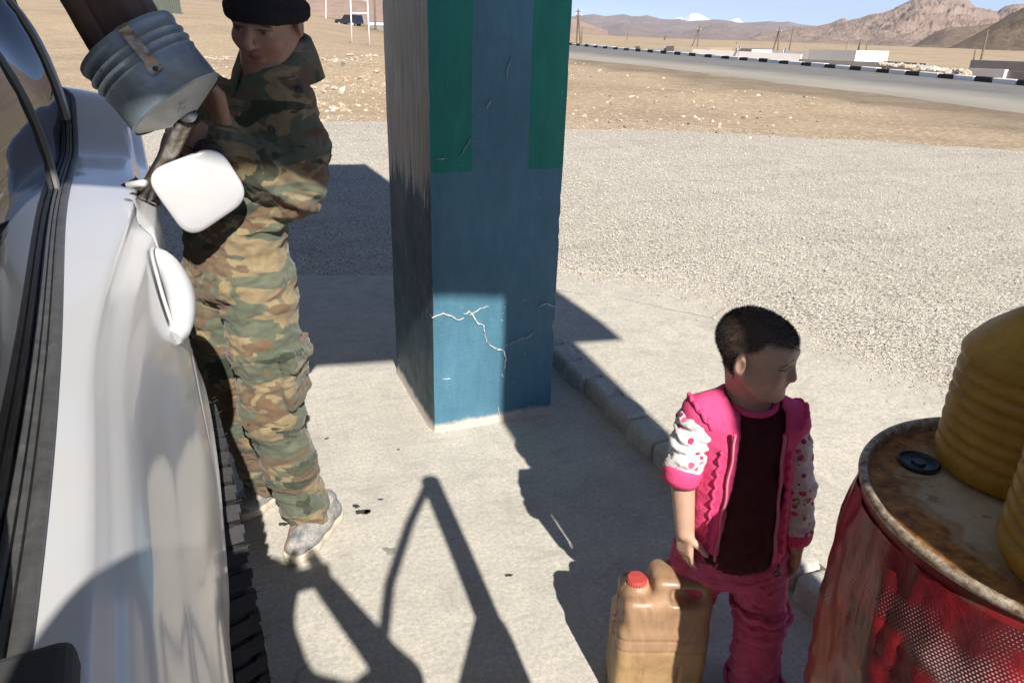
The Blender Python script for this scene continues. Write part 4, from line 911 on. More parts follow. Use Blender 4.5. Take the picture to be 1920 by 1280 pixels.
# ================================================================ signed-distance modelling (one continuous skin per mesh)
class G:
    def __init__(s, lo, hi, h):
        s.lo = np.array(lo, float); s.h = h; s.ax = [np.arange(lo[i], hi[i]+h, h) for i in range(3)]
        s.d = np.full([len(a) for a in s.ax], .5, np.float32)
    def _ap(s, fn, lo, hi, k, op):
        m = k + 4*s.h; sl = []
        for i in range(3):
            a = max(0, int((lo[i]-m-s.lo[i])/s.h)); b = min(len(s.ax[i]), int((hi[i]+m-s.lo[i])/s.h)+2)
            if a >= b: return s
            sl.append(slice(a, b))
        X = s.ax[0][sl[0]][:, None, None].astype(np.float32); Y = s.ax[1][sl[1]][None, :, None].astype(np.float32); Z = s.ax[2][sl[2]][None, None, :].astype(np.float32)
        d = fn(X, Y, Z); sl = tuple(sl); c = s.d[sl]
        if op == 's': c2, d2 = -c, d
        else: c2, d2 = c, d
        r_ = np.minimum(c2, d2)
        if k > 0: hh = np.maximum(k - np.abs(c2-d2), 0)/k; r_ = r_ - hh*hh*k*.25
        s.d[sl] = -r_ if op == 's' else r_
        return s
    def cap(s, a, b, ra, rb=None, k=.02, op='u', w=None, sw=1.0):
        """tapered capsule; w/sw: wider by sw along direction w"""
        rb = ra if rb is None else rb; a = np.array(a, float); b = np.array(b, float); e = b-a; L = max(1e-9, e@e); R_ = max(ra, rb)*max(1, sw)
        def fn(X, Y, Z):
            px, py, pz = X-a[0], Y-a[1], Z-a[2]
            t = np.clip((px*e[0]+py*e[1]+pz*e[2])/L, 0, 1); qx, qy, qz = px-e[0]*t, py-e[1]*t, pz-e[2]*t
            if w is not None:
                c = (qx*w[0]+qy*w[1]+qz*w[2])*(1-1/sw); qx, qy, qz = qx-c*w[0], qy-c*w[1], qz-c*w[2]
            return np.sqrt(qx*qx+qy*qy+qz*qz) - (ra+(rb-ra)*t)
        return s._ap(fn, np.minimum(a, b)-R_, np.maximum(a, b)+R_, k, op)
    def chain(s, pts, rad, k=.02, op='u', **kw):
        for i in range(len(pts)-1): s.cap(pts[i], pts[i+1], rad[i], rad[i+1], k, op, **kw)
        return s
    def ell(s, c, r_, k=.02, Rm=None, op='u'):
        c = np.array(c, float); r_ = np.array(r_, float); m = np.eye(3) if Rm is None else np.array(Rm); R_ = r_.max()
        def fn(X, Y, Z):
            px, py, pz = X-c[0], Y-c[1], Z-c[2]
            q = [px*m[0, i]+py*m[1, i]+pz*m[2, i] for i in range(3)]
            k0 = np.sqrt(sum((q[i]/r_[i])**2 for i in range(3))); k1 = np.sqrt(sum((q[i]/r_[i]**2)**2 for i in range(3)))+1e-6
            return k0*(k0-1)/k1
        return s._ap(fn, c-R_, c+R_, k, op)
    def box(s, c, hs, rnd=.01, k=.02, Rm=None, op='u'):
        c = np.array(c, float); hs = np.array(hs, float); m = np.eye(3) if Rm is None else np.array(Rm); R_ = np.linalg.norm(hs)
        def fn(X, Y, Z):
            px, py, pz = X-c[0], Y-c[1], Z-c[2]
            q = [np.abs(px*m[0, i]+py*m[1, i]+pz*m[2, i])-hs[i]+rnd for i in range(3)]
            return np.sqrt(sum(np.maximum(v, 0)**2 for v in q)) + np.minimum(np.maximum(np.maximum(q[0], q[1]), q[2]), 0) - rnd
        return s._ap(fn, c-R_, c+R_, k, op)
    def half(s, p, n, k=0.0):
        """keep the side where (x-p).n < 0"""
        X = s.ax[0][:, None, None]; Y = s.ax[1][None, :, None]; Z = s.ax[2][None, None, :]
        d = ((X-p[0])*n[0]+(Y-p[1])*n[1]+(Z-p[2])*n[2]).astype(np.float32); s.d = np.maximum(s.d, d); return s
    def shell(s, t):
        s.d = np.maximum(s.d, -(s.d+t)); return s
    def mesh(s):
        d = s.d; n = d < 0; c = [slice(None, -1), slice(1, None)]
        cnt = sum(n[c[i], c[j], c[k]].astype(np.int8) for i in (0, 1) for j in (0, 1) for k in (0, 1))
        act = (cnt > 0) & (cnt < 8); I = np.argwhere(act); vid = np.full(act.shape, -1, np.int64); vid[act] = np.arange(len(I))
        P = np.zeros((len(I), 3)); W = np.zeros(len(I))
        val = {o: d[I[:, 0]+o[0], I[:, 1]+o[1], I[:, 2]+o[2]].astype(float) for o in [(i, j, k) for i in (0, 1) for j in (0, 1) for k in (0, 1)]}
        for a in val:
            for ax_ in range(3):
                if a[ax_] == 0:
                    b = list(a); b[ax_] = 1; b = tuple(b); va, vb = val[a], val[b]; m = (va < 0) != (vb < 0)
                    t = np.where(m, va/np.where(m, va-vb, 1), 0)
                    for q in range(3): P[:, q] += np.where(m, a[q] + (t if q == ax_ else 0), 0)
                    W += m
        V = s.lo + (I + P/W[:, None])*s.h; Q = []
        for ax_ in range(3):
            o1, o2 = [(1, 2), (2, 0), (0, 1)][ax_]; sl0 = [slice(None)]*3; sl1 = [slice(None)]*3; sl0[ax_] = slice(None, -1); sl1[ax_] = slice(1, None)
            ch = n[tuple(sl0)] != n[tuple(sl1)]; E = np.argwhere(ch); ins = n[tuple(sl0)][ch]
            ok = (E[:, o1] > 0) & (E[:, o2] > 0) & (E[:, o1] < act.shape[o1]) & (E[:, o2] < act.shape[o2]); E, ins = E[ok], ins[ok]
            def cid(d1, d2): e = E.copy(); e[:, o1] += d1; e[:, o2] += d2; return vid[e[:, 0], e[:, 1], e[:, 2]]
            q = np.stack([cid(-1, -1), cid(0, -1), cid(0, 0), cid(-1, 0)], -1); q = np.where(ins[:, None], q, q[:, ::-1]); Q.append(q)
        Q = np.concatenate(Q); return V, Q[(Q >= 0).all(1)]
def vnormals(V, Q):
    n_ = np.zeros_like(V); fn = np.cross(V[Q[:, 2]]-V[Q[:, 0]], V[Q[:, 3]]-V[Q[:, 1]])
    for i in range(4): np.add.at(n_, Q[:, i], fn)
    return n_/(np.linalg.norm(n_, axis=1, keepdims=True)+1e-12)
def relax(V, Q, it=2, lam=.5):
    a = np.concatenate([Q[:, 0], Q[:, 1], Q[:, 2], Q[:, 3]]); b = np.concatenate([Q[:, 1], Q[:, 2], Q[:, 3], Q[:, 0]])
    for _ in range(it):
        s_ = np.zeros_like(V); c = np.zeros(len(V)); np.add.at(s_, a, V[b]); np.add.at(c, a, 1); V = V + lam*(s_/np.maximum(c, 1)[:, None]-V)
    return V
def sdf_obj(name, g, mat, parent, disp=None, colf=None, it=2):
    V, Q = g.mesh(); V = relax(V, Q, it)
    if disp is not None: V = V + vnormals(V, Q)*disp(V)[:, None]
    o = mk(name, V, Q, mat, parent, smooth=True)
    if colf is not None:
        c = colf(V); at = o.data.color_attributes.new('Col', 'FLOAT_COLOR', 'POINT'); at.data.foreach_set('color', np.concatenate([c, np.ones((len(c), 1))], 1).astype(np.float32).ravel())
    return o
def folds(a1=.005, f1=16., a2=.003, f2=38., st=(1., 1., 2.2), seed=0.):
    def fn(V):
        x, y, z = V[:, 0]*st[0], V[:, 1]*st[1], V[:, 2]*st[2]; w = fbm(x*6+seed, y*6, z*6, 2)*.08
        return a1*fbm((x+w)*f1+seed, (y-w)*f1, (z+w)*f1*.8, 3, ridged=True) + a2*fbm((x-w)*f2, (y+w)*f2+seed, z*f2*.7, 2, ridged=True) - a1*.3
    return fn
def frame(f, up=(0, 0, 1)):
    f = Vector(f).normalized(); r_ = f.cross(Vector(up)).normalized(); u = r_.cross(f); return np.array([r_, f, u]).T      # columns right, forward, up
def head(g, c, Rm, s=1.0, child=False, lid=.5):
    T = lambda p: np.array(c) + Rm @ (np.array(p)*s); E = lambda p, r_, k=.015, op='u': g.ell(T(p), np.array(r_)*s, k*s, Rm, op); C = lambda a, b, ra, rb=None, k=.012, op='u': g.cap(T(a), T(b), ra*s, (ra if rb is None else rb)*s, k*s, op)
    E((0, -.018, .04), (.074, .096, .082), .02); E((0, .03, .045), (.062, .062, .055), .03)
    E((0, .038, -.03), (.058 if not child else .062, .056, .078 if not child else .068), .03)
    jaw = -.10 if not child else -.085
    for sx in (-1, 1):
        C((sx*.056, -.005, -.03), (sx*.034, .05, jaw+.01), .022, .02, .03); E((sx*.038, .062, -.022), (.028, .026, .026 if not child else .032), .02)
    E((0, .072, jaw), (.025, .022, .020), .025)
    C((-.040, .078, .030), (.040, .078, .030), .013, .013, .02)
    for sx in (-1, 1):
        E((sx*.033, .098, .010), (.017, .014, .0095), .010, 's'); E((sx*.033, .076, .009), (.0155, .0135, .0135), .003)
        C((sx*.019, .0895, .0075+.004*lid), (sx*.047, .083, .0065+.004*lid), .0042, .0035, .006)
    nz = .118 if not child else .106
    C((0, .090, .016), (0, nz-.006, -.018), .0075, .011, .010); E((0, nz-.005, -.024), (.0115, .010, .009), .008)
    for sx in (-1, 1): E((sx*.0115, nz-.018, -.026), (.0075, .009, .0065), .006); E((sx*.006, nz-.012, -.0335), (.0035, .005, .003), .002, 's')
    mz = jaw+.043
    C((-.019, .0865, mz+.006), (.019, .0865, mz+.006), .0065, .0065, .008); C((0, .092, mz+.006), (0, .0921, mz+.006), .006, .006, .008)
    C((-.016, .0865, mz-.007), (.016, .0865, mz-.007), .0072, .0072, .008); C((-.024, .092, mz-.0005), (.024, .092, mz-.0005), .0022, .0022, .003, 's')
    for sx in (-1, 1):
        g.ell(T((sx*.082, -.010, .0)), np.array((.0105, .019, .031))*s, .006*s, Rm @ np.array(Matrix.Rotation(sx*-.35, 3, 'Z'))); E((sx*.0945, -.004, .003), (.009, .011, .018), .003, 's')
    return T
def head_colors(c, Rm, s, skin, lips, brow, hairline=None, hair=None, child=False):
    jaw = -.10 if not child else -.085; mz = jaw+.043
    def fn(V):
        L = (V-np.array(c)) @ Rm/s; x, y, z = L[:, 0], L[:, 1], L[:, 2]; col = np.tile(np.array(skin, float), (len(V), 1))
        n_ = fbm(V[:, 0]*60, V[:, 1]*60, V[:, 2]*60, 3)[:, None]; col *= 1+.12*n_
        near = (np.abs(x) < .1) & (np.abs(z) < .16)
        def put(m, cc): col[:] = col*(1-m[:, None]) + np.array(cc)*m[:, None]
        ck = np.exp(-(((np.abs(x)-.043)/.022)**2 + ((z+.025)/.022)**2))*(y > .03)*near*.5; put(ck, (skin[0]*1.15, skin[1]*.72, skin[2]*.68))
        put(sstep(.012, .007, np.hypot(np.abs(x)*.5, (z-mz)*1.0))*(y > .07)*near*.9, lips)
        bz = .036-.012*(np.abs(x)/.05)**2; put(sstep(.0065, .003, np.abs(z-bz))*sstep(.056, .050, np.abs(x))*sstep(.009, .015, np.abs(x))*(y > .05)*near, brow)
        e = np.hypot((np.abs(x)-.033)/.0112, (z-.0085)/.0048); put(sstep(1.1, .8, e)*(y > .078)*near, (.22, .19, .165)); put(sstep(.0068, .005, np.hypot(np.abs(x)-.033, z-.0085))*(y > .08)*near, (.012, .008, .006))
        put(sstep(.0036, .0016, np.abs(z-.0135))*sstep(.022, .018, np.abs(np.abs(x)-.033))*(y > .075)*near, (.03, .02, .016))
        if hairline is not None: put(hairline(x, y, z)*(np.linalg.norm(L, axis=1) < .17), hair)
        return np.clip(col, 0, 1)
    return fn
def hand(g, wrist, direc, palm, thumb_sign=1, curl=.6, s=1.0, k=.006):
    """wrist point, pointing direction, palm normal; fingers curl towards the palm normal"""
    d = Vector(direc).normalized(); pn = Vector(palm); pn = (pn - d*pn.dot(d)).normalized(); sd = d.cross(pn)*thumb_sign; w = Vector(wrist)
    Rm = np.array([sd, d, pn]).T
    g.box(w + d*.045*s, (.037*s, .047*s, .014*s), .012*s, .012*s, Rm)
    tips = []
    for i, (off, L, base) in enumerate(((.028, .072, .088), (.0095, .080, .092), (-.0095, .075, .089), (-.027, .058, .080))):
        p = w + sd*off*s + d*base*s; a = curl*.45 + .05*i; pts = [w + sd*off*.9*s + d*.05*s, p]; rad = [.0105*s, .0098*s]
        for j, f in enumerate((.45, .32, .23)):
            a2 = a + curl*(.55*j); v = d*math.cos(a2) + pn*math.sin(a2) + sd*off*.9; p = p + v.normalized()*L*f*s; pts.append(p.copy()); rad.append((.0092-.0009*j)*s)
        g.chain([tuple(q) for q in pts], rad, .003*s); tips.append(p)
    p0 = w + sd*.026*s + d*.02*s; p1 = p0 + (sd*.8+d*.75+pn*.5).normalized()*.042*s; p2 = p1 + (sd*.25+d*.9+pn*(.3+.5*curl)).normalized()*.032*s; p3 = p2 + (d*.9+pn*(.4+.5*curl)-sd*.1).normalized()*.026*s
    g.chain([tuple(q) for q in (p0, p1, p2, p3)], [.015*s, .0125*s, .0108*s, .0092*s], .006*s)
def skin_mat(name):
    t = NT(name); a = t.n('VertexColor', dict(layer_name='Col')).outputs[0]; f_ = t.noise(420, 3)
    return t.fin(t.mix(.18, a, t.mix(f_, (.1, .05, .035), (.5, .34, .26)), 'MIX'), .5, normal=t.bump(t.math('ADD', f_, t.noise(90, 3)), .25, .0012), Subsurface_Weight=.12, Subsurface_Radius=(.012, .005, .003), Subsurface_Scale=.6, spec=.45)
MAT['skin'] = skin_mat('weathered_skin'); MAT['skin2'] = skin_mat('child_skin')

# ================================================================ man pouring fuel
def camo_mat():
    t = NT('camouflage_cloth'); stretch = t.co((4.6, 4.6, 10.5))
    tan = t.ramp(t.noise(14, 4), (.3, (.205, .155, .085)), (.7, (.275, .215, .125)))
    n1 = t.noise(1.0, 3, .5, .9, co=stretch); n2 = t.noise(1.15, 3, .5, 1.1, co=t.co((4.4, 4.4, 10), loc=(5, 2, 8))); n3 = t.noise(1.25, 3, .5, .9, co=t.co((5, 5, 11), loc=(1, 9, 3)))
    c = t.mix(t.ramp(n1, (.475, 0.), (.49, 1.)), tan, (.098, .112, .078))
    c = t.mix(t.ramp(n2, (.545, 0.), (.56, 1.)), c, (.135, .088, .054))
    c = t.mix(t.ramp(n3, (.60, 0.), (.615, 1.)), c, (.042, .050, .034))
    c = t.mix(t.ramp(t.noise(9, 5, .7), (.45, 0.), (.75, .25)), c, (.33, .28, .20))
    wv = t.math('ADD', t.n('TexWave', dict(bands_direction='DIAGONAL'), Scale=220., Vector=t.co()).outputs[1], t.noise(24, 4))
    return t.fin(c, .92, normal=t.bump(wv, .3, .003), spec=.15, Sheen_Weight=.15)
MAT['camo'] = camo_mat()
MAT['knit'] = simple('black_knit', (.012, .012, .015), .95, var=.5, sc_=40, bump=.8, bsc=260)
f2 = Vector((-.70, -.71, 0)); w2 = Vector((.71, -.70, 0)); wv = tuple(w2)
man = empty('person', (.13, 2.1, 0)); tag(man, 'man in camouflage jacket and trousers and black knit cap pouring fuel', 'person')
HC = (.186, 2.05, 1.548); HR = frame(Vector((-.56, -.82, -.36)), (.16, 0, 1))
# joints
LH, RH = (.092, 2.03, .88), (-.015, 2.13, .88); LK, RK = (.085, 1.985, .50), (-.018, 2.16, .52); LA, RA = (.160, 2.045, .10), (.05, 2.27, .10)
LS, RS = (.208, 2.02, 1.335), (.03, 2.19, 1.335); LE, RE = (.208, 1.975, 1.15), (-.05, 2.12, 1.14); LW, RW = (.050, 1.935, 1.265), (.050, 1.945, 1.315)
g = G((-.2, 1.75, .0), (.42, 2.45, 1.75), .0042)
T = head(g, HC, HR, .98, lid=0.0)
g.cap(T((0, -.025, -.05)), (.155, 2.09, 1.385), .052, .060, .03)
g.cap((.045, 2.08, .93), (.12, 2.1, 1.26), .085, .10, .05, w=wv, sw=1.2)
g.chain([LS, LE, LW], [.048, .040, .030], .02); g.chain([RS, RE, RW], [.048, .040, .030], .02)
g.chain([LH, LK, LA], [.078, .055, .040], .03); g.chain([RH, RK, RA], [.078, .055, .040], .03)
g.chain([LA, (.13, 2.0, .04), (.10, 1.94, .035)], [.035, .034, .03], .02); g.chain([RA, (.0, 2.23, .04), (-.02, 2.22, .035)], [.035, .034, .03], .02)
hand(g, (.050, 1.94, 1.318), (-.12, -.25, 1.0), (-.85, -.30, -.2), -1, .75, .95)
hand(g, LW, (-.85, -.1, .45), (-.1, .9, .1), 1, 1.0, .95)
sdf_obj('body', g, MAT['skin'], man, colf=head_colors(HC, HR, .98, (.36, .20, .14), (.27, .09, .075), (.03, .02, .016)))
# knit cap
g = G((.03, 1.88, 1.43), (.36, 2.22, 1.76), .0035)
g.ell(T((0, -.012, .058)), (.088, .116, .090), .01, HR); g.ell(T((0, -.03, .105)), (.07, .08, .07), .03, HR)
Mr = HR @ np.array(Matrix.Rotation(.20, 3, 'X')); cut = T((0, 0, .012)); nrm_ = -(Mr @ np.array((0, 0, 1.)))
g.half(cut, nrm_); g.ell(T((0, -.018, .03)), (.078, .098, .082), 0, HR, 's')
bp = [T((.089*math.sin(a), -.010 + .113*math.cos(a), .020 + .20*(-.010 + .113*math.cos(a)))) for a in np.linspace(0, 2*math.pi, 33)]
g.chain(bp, [.0085]*33, .004)
bp = [T((.0875*math.sin(a), -.011 + .112*math.cos(a), .036 + .20*(-.010 + .113*math.cos(a)))) for a in np.linspace(0, 2*math.pi, 33)]
g.chain(bp, [.009]*33, .008)
def rib(V): L = (V-np.array(HC)) @ HR; return .0014*np.sin(np.arctan2(L[:, 0], L[:, 1])*90) + .002*fbm(V[:, 0]*40, V[:, 1]*40, V[:, 2]*40, 2)
sdf_obj('knit_cap', g, MAT['knit'], man, disp=rib, it=1)
band = [T((.0865*math.sin(a), -.02 + .1065*math.cos(a), .040 - .03*math.cos(a)*.7)) for a in np.linspace(0, 2*math.pi, 41)]
# trousers
g = G((-.22, 1.82, .06), (.36, 2.42, 1.12), .0055)
g.cap((.055, 2.08, 1.06), (.04, 2.08, .90), .112, .115, .05, w=wv, sw=1.28)
g.chain([LH, (.09, 2.0, .70), LK, (.118, 2.01, .30), (LA[0], LA[1], .085)], [.100, .092, .080, .074, .070], .035)
g.chain([RH, (-.022, 2.14, .70), RK, (.02, 2.2, .30), (RA[0], RA[1], .085)], [.096, .084, .072, .068, .066], .010)
pk = frame((.9, -.43, 0)); g.box((.160, 1.955, .615), (.075, .016, .085), .02, .012, pk); g.box((.165, 1.952, .690), (.082, .022, .034), .012, .004, frame((.9, -.43, .18)))
g.half((0, 0, .07), (0, 0, -1.))
def tf(V):
    b = folds(.008, 15., .004, 34., seed=2.)(V); z = V[:, 2]; hem = sstep(.34, .12, z); kn = np.exp(-((z-.52)/.10)**2); cr = np.exp(-((z-.86)/.07)**2)
    n_ = fbm(V[:, 0]*9, V[:, 1]*9, z*4, 2); b = b + .006*hem*np.sin(z*95 + 9*n_) + .004*kn*np.sin(z*65 + V[:, 0]*40 + 7*n_) + .004*cr*np.sin(z*80 - V[:, 0]*60 + 4*n_)
    b = b + .0035*np.exp(-((V[:, 0]*.75 - V[:, 1]*.66 + 1.335)/.006)**2)
    return b
tr = sdf_obj('trousers', g, MAT['camo'], man, disp=tf)
# jacket with collar, cuffs, pocket
g = G((-.24, 1.72, .98), (.44, 2.36, 1.50), .0052)
g.cap((.066, 2.085, 1.045), (.105, 2.095, 1.24), .126, .120, .05, w=wv, sw=1.3); g.cap((.12, 2.10, 1.22), (.145, 2.095, 1.345), .125, .075, .05, w=wv, sw=1.55)
g.chain([LS, (.230, 1.995, 1.24), LE, (.14, 1.945, 1.195), LW], [.076, .073, .069, .060, .049], .03)
g.chain([RS, (-.02, 2.17, 1.22), RE, (.0, 2.03, 1.22), (.044, 1.955, 1.29)], [.080, .076, .070, .062, .046], .03)
g.chain([(.222, 2.005, 1.365), (.19, 2.03, 1.395), (.165, 2.06, 1.41)], [.045, .045, .04], .04)
g.half((.07, 2.08, 1.035), (0.12, 0, -1.)); g.box((.10, 2.09, .99), (.15, .12, .06), .04, .01, None, 's')
def jf(V):
    b = folds(.009, 13., .004, 30., st=(1.2, 1.2, 1.8), seed=5.)(V); n_ = fbm(V[:, 0]*8, V[:, 1]*8, V[:, 2]*8, 2)
    el = np.exp(-(((V[:, 0]-.20)/.09)**2 + ((V[:, 1]-1.93)/.1)**2 + ((V[:, 2]-1.15)/.09)**2)); hem = sstep(1.10, 1.04, V[:, 2])
    return b + .009*el*np.sin(V[:, 2]*120 + V[:, 0]*60 + 5*n_) - .006*hem*np.abs(np.sin(V[:, 0]*50 + V[:, 1]*30 + 3*n_))
jk = sdf_obj('jacket', g, MAT['camo'], man, disp=jf)
def collar():
    c = np.array(T((0, -.03, -.105))); V, F = [], []; n = 48; rows = [(.062, .035), (.070, .045), (.080, .040), (.092, .005), (.104, -.045), (.106, -.05)]
    fdir = Vector((-.62, -.78, 0)).normalized(); sdir = Vector((-fdir.y, fdir.x, 0))
    for i in range(n+1):
        a = R(-158) + R(316)*i/n; dirv = -fdir*math.cos(a) + sdir*math.sin(a); fr_ = abs(a)/R(158)
        for r_, z_ in rows:
            ex = .035*max(0, fr_-.72)/.28*(1 if z_ < .01 else .2)
            p = c + np.array(dirv)*(r_*1.05 + ex) + np.array((0, 0, z_ - .03*fr_ + .022*(1-fr_) - ex*1.2)); V.append(p + .002*rng.standard_normal(3)*0)
    m_ = len(rows)
    for i in range(n):
        for k in range(m_-1): F.append((i*m_+k, i*m_+k+1, (i+1)*m_+k+1, (i+1)*m_+k))
    o = mk('collar', V, F, MAT['camo'], jk, smooth=True); o.location = (0, 0, 0); md = o.modifiers.new('thickness', 'SOLIDIFY'); md.thickness = .006; return o
collar()
for p in ((.238, 1.965, 1.392), (.16, 1.945, 1.30)):
    o = MB().lathe([(0, 0), (.010, 0), (.011, .003), (.008, .0045), (0, .0035)], 16, axis_matrix(p, (.35, -.75, .55))).build('button', MAT['rubber'], jk, smooth=True); o.location = (0, 0, 0)
# shoes
t = NT('dusty_shoe_mesh'); n_ = t.noise(30, 6, .75); MAT['shoe'] = t.fin(t.ramp(n_, (.35, (.13, .135, .15)), (.5, (.26, .25, .24)), (.68, (.46, .42, .36))), .95, normal=t.bump(t.math('ADD', n_, t.vor(160)), .5, .003))
MAT['sole'] = simple('cream_rubber_sole', (.58, .51, .40), .8, var=.15, sc_=25, bump=.2); MAT['lace'] = simple('dusty_lace', (.50, .46, .39), .95)
def shoe(heel, toe):
    h, t_ = Vector((*heel, 0)), Vector((*toe, 0)); d = (t_-h).normalized(); L = (t_-h).length; Rm = frame(d); s_ = Rm[:, 0]
    c = (h+t_)/2; lo = (min(h.x, t_.x)-.09, min(h.y, t_.y)-.09, -.005); hi = (max(h.x, t_.x)+.09, max(h.y, t_.y)+.09, .17); P = lambda f, z, o=0: tuple(h + d*L*f + Vector(s_)*o + Vector((0, 0, z)))
    g = G(lo, hi, .0035); g.chain([P(.16, .045), P(.42, .05), P(.68, .042), P(.87, .036)], [.036, .037, .038, .033], .03, w=tuple(s_), sw=1.12); g.chain([P(.17, .05), P(.2, .095)], [.036, .034], .02); g.cap(P(.45, .06), P(.28, .10), .03, .034, .02); g.half((0, 0, .024), (0, 0, -1.))
    up_ = sdf_obj('shoe', g, MAT['shoe'], man, disp=lambda V: .0012*fbm(V[:, 0]*50, V[:, 1]*50, V[:, 2]*50, 2))
    g = G(lo, hi, .0035); g.chain([P(.13, .018), P(.42, .016), P(.7, .016), P(.89, .018)], [.040, .038, .044, .038], .02, w=tuple(s_), sw=1.08); g.half((0, 0, .001), (0, 0, -1.)); g.half((0, 0, .034), (0, 0, 1.))
    o = sdf_obj('sole', g, MAT['sole'], up_, disp=lambda V: .001*np.sin(V[:, 2]*500)); o.location = (0, 0, 0)
    for k in range(5):
        f = .40 + .065*k; z = .094 - .014*k; sg_ = 1 if k % 2 else -1
        o = MB().tube([P(f, z-.012, -.022), P(f+.01, z-.001, -.008), P(f+.02, z, .008), P(f+.028, z-.012, .022)], .0028, 6).build('lace', MAT['lace'], up_, smooth=True); o.location = (0, 0, 0)
shoe((.262, 2.115), (.085, 1.905)); shoe((.115, 2.335), (-.055, 2.195))
# ================================================================ child
MAT['pink'] = simple('pink_cotton', (.70, .065, .20), .9, var=.15, sc_=25, bump=.35, bsc=150)
t = NT('pink_denim'); n_ = t.noise(22, 6, .7); cord = t.n('TexWave', Scale=150., Distortion=1.5, Vector=t.co()).outputs[1]
MAT['pinkjean'] = t.fin(t.ramp(n_, (.3, (.44, .050, .13)), (.55, (.57, .095, .20)), (.75, (.64, .19, .29))), .93, normal=t.bump(t.math('ADD', cord, n_), .35, .002))
MAT['maroon'] = simple('maroon_knit', (.050, .0045, .009), .95, var=.3, sc_=30, bump=.4, bsc=200)
def dots_mat():
    t = NT('white_dotted_cotton'); v = t.n('TexVoronoi', Vector=t.co(), Scale=48., Randomness=.72); d = v.outputs['Distance']; r_ = t.sep(v.outputs['Color'])[0]
    rad = t.math('ADD', .16, t.math('MULTIPLY', r_, .22)); m = t.math('LESS_THAN', d, rad); m = t.math('MULTIPLY', m, t.math('GREATER_THAN', r_, .25))
    c = t.mix(m, t.mix(t.noise(30, 4), (.60, .58, .57), (.74, .72, .71)), t.mix(t.ramp(t.sep(v.outputs['Color'])[1], (.45, 0.), (.55, 1.)), (.42, .035, .10), (.62, .10, .22)))
    return t.fin(c, .93, normal=t.bump(t.noise(140, 4), .35, .003))
MAT['dots'] = dots_mat()
CW_ = Vector((.93, -.37, 0)); CF = Vector((-.37, -.93, 0)); cw = tuple(CW_)
kid = empty('person', (1.03, 1.06, 0)); tag(kid, 'small child in pink jacket with dotted sleeves standing beside the kerb', 'person')
KC = (1.0, 1.062, .942); KS = .80; KR = frame(Vector((.47, -.88, -.10)), (-.05, .0, 1))
S1, S2 = (.922, 1.10, .808), (1.085, 1.032, .795); E1, E2 = (.876, 1.095, .685), (1.138, 1.018, .615); W1, W2 = (.886, 1.065, .525), (1.150, .997, .470)
H1, H2 = (.985, 1.10, .43), (1.088, 1.048, .43); K1, K2 = (.95, 1.12, .23), (1.118, 1.02, .23); A1, A2 = (.945, 1.13, .05), (1.122, 1.0, .05)
g = G((.74, .84, 0), (1.34, 1.26, 1.09), .0031)
T = head(g, KC, KR, KS, True, .3)
g.cap(T((0, -.025, -.04)), (1.01, 1.07, .815), .040, .046, .02)
g.cap((1.03, 1.072, .47), (1.012, 1.074, .72), .066, .060, .04, w=cw, sw=1.08); g.chain([(.94, 1.095, .79), (1.01, 1.075, .80), (1.075, 1.042, .78)], [.024, .034, .024], .03)
g.chain([S1, E1, W1], [.034, .029, .021], .015); g.chain([S2, E2, W2], [.034, .029, .021], .015)
g.chain([H1, K1, A1], [.062, .045, .032], .02); g.chain([H2, K2, A2], [.062, .045, .032], .02)
g.chain([A1, (.91, 1.05, .025)], [.03, .022], .01); g.chain([A2, (1.085, .925, .025)], [.03, .022], .01)
hand(g, W1, (.06, -.12, -1), (.9, .2, 0), 1, .55, .62, .004); hand(g, W2, (.02, -.05, -1), (-.95, -.1, 0), 1, .65, .62, .004)
def hairline(x, y, z):
    fr_ = .060 + .012*np.abs(x)/.06; side = np.where(y > .035, fr_, np.where(y > -.02, .012 + (y+.02)/.055*.05, -.045))
    return sstep(-.012, .012, z - side + .006*fbm(x*90, y*90, z*90, 2))*.94
kidbody = sdf_obj('body', g, MAT['skin2'], kid, colf=head_colors(KC, KR, KS, (.54, .335, .245), (.46, .17, .15), (.07, .045, .035), hairline, (.030, .023, .019), True))
# cropped hair: short strands standing on the scalp
def crop_hair():
    me = kidbody.data; nv = len(me.vertices); W = np.zeros(nv*3); N_ = np.zeros(nv*3); me.vertices.foreach_get('co', W); me.vertex_normals.foreach_get('vector', N_)
    L0 = (W.reshape(-1, 3) - np.array(KC)) @ KR/KS; N0 = N_.reshape(-1, 3) @ KR; m0 = (np.linalg.norm(L0, axis=1) < .15) & (L0[:, 2] > -.06) & ~((np.abs(L0[:, 0]) > .072) & (L0[:, 2] < .045)); L0, N0 = L0[m0], N0[m0]
    pick_ = rng.integers(0, len(L0), 34000); L = L0[pick_] + rng.normal(0, .0014, (34000, 3)); nr = N0[pick_]; k = hairline(L[:, 0], L[:, 1], L[:, 2])
    ok = k > rng.random(len(k))*.9; L, nr = L[ok], nr[ok]; n = len(L)
    j = rng.standard_normal((n, 3))*.28 + np.array((0, .35, -.1)); d = nr + j; d /= np.linalg.norm(d, axis=1)[:, None]; ln = rng.uniform(.004, .009, n)[:, None]
    sd = np.cross(d, rng.standard_normal((n, 3))); sd /= np.linalg.norm(sd, axis=1)[:, None]; w = .00042
    P = np.stack([L - sd*w - nr*.001, L + sd*w - nr*.001, L + d*ln], 1).reshape(-1, 3)*KS; V = np.array(KC) + P @ KR.T
    F = np.arange(n*3).reshape(n, 3); o = mk('hair', V, F, simple('dark_brown_hair', (.030, .021, .016), .6, var=.4, sc_=60), kid); o['kind'] = 'stuff'
crop_hair()
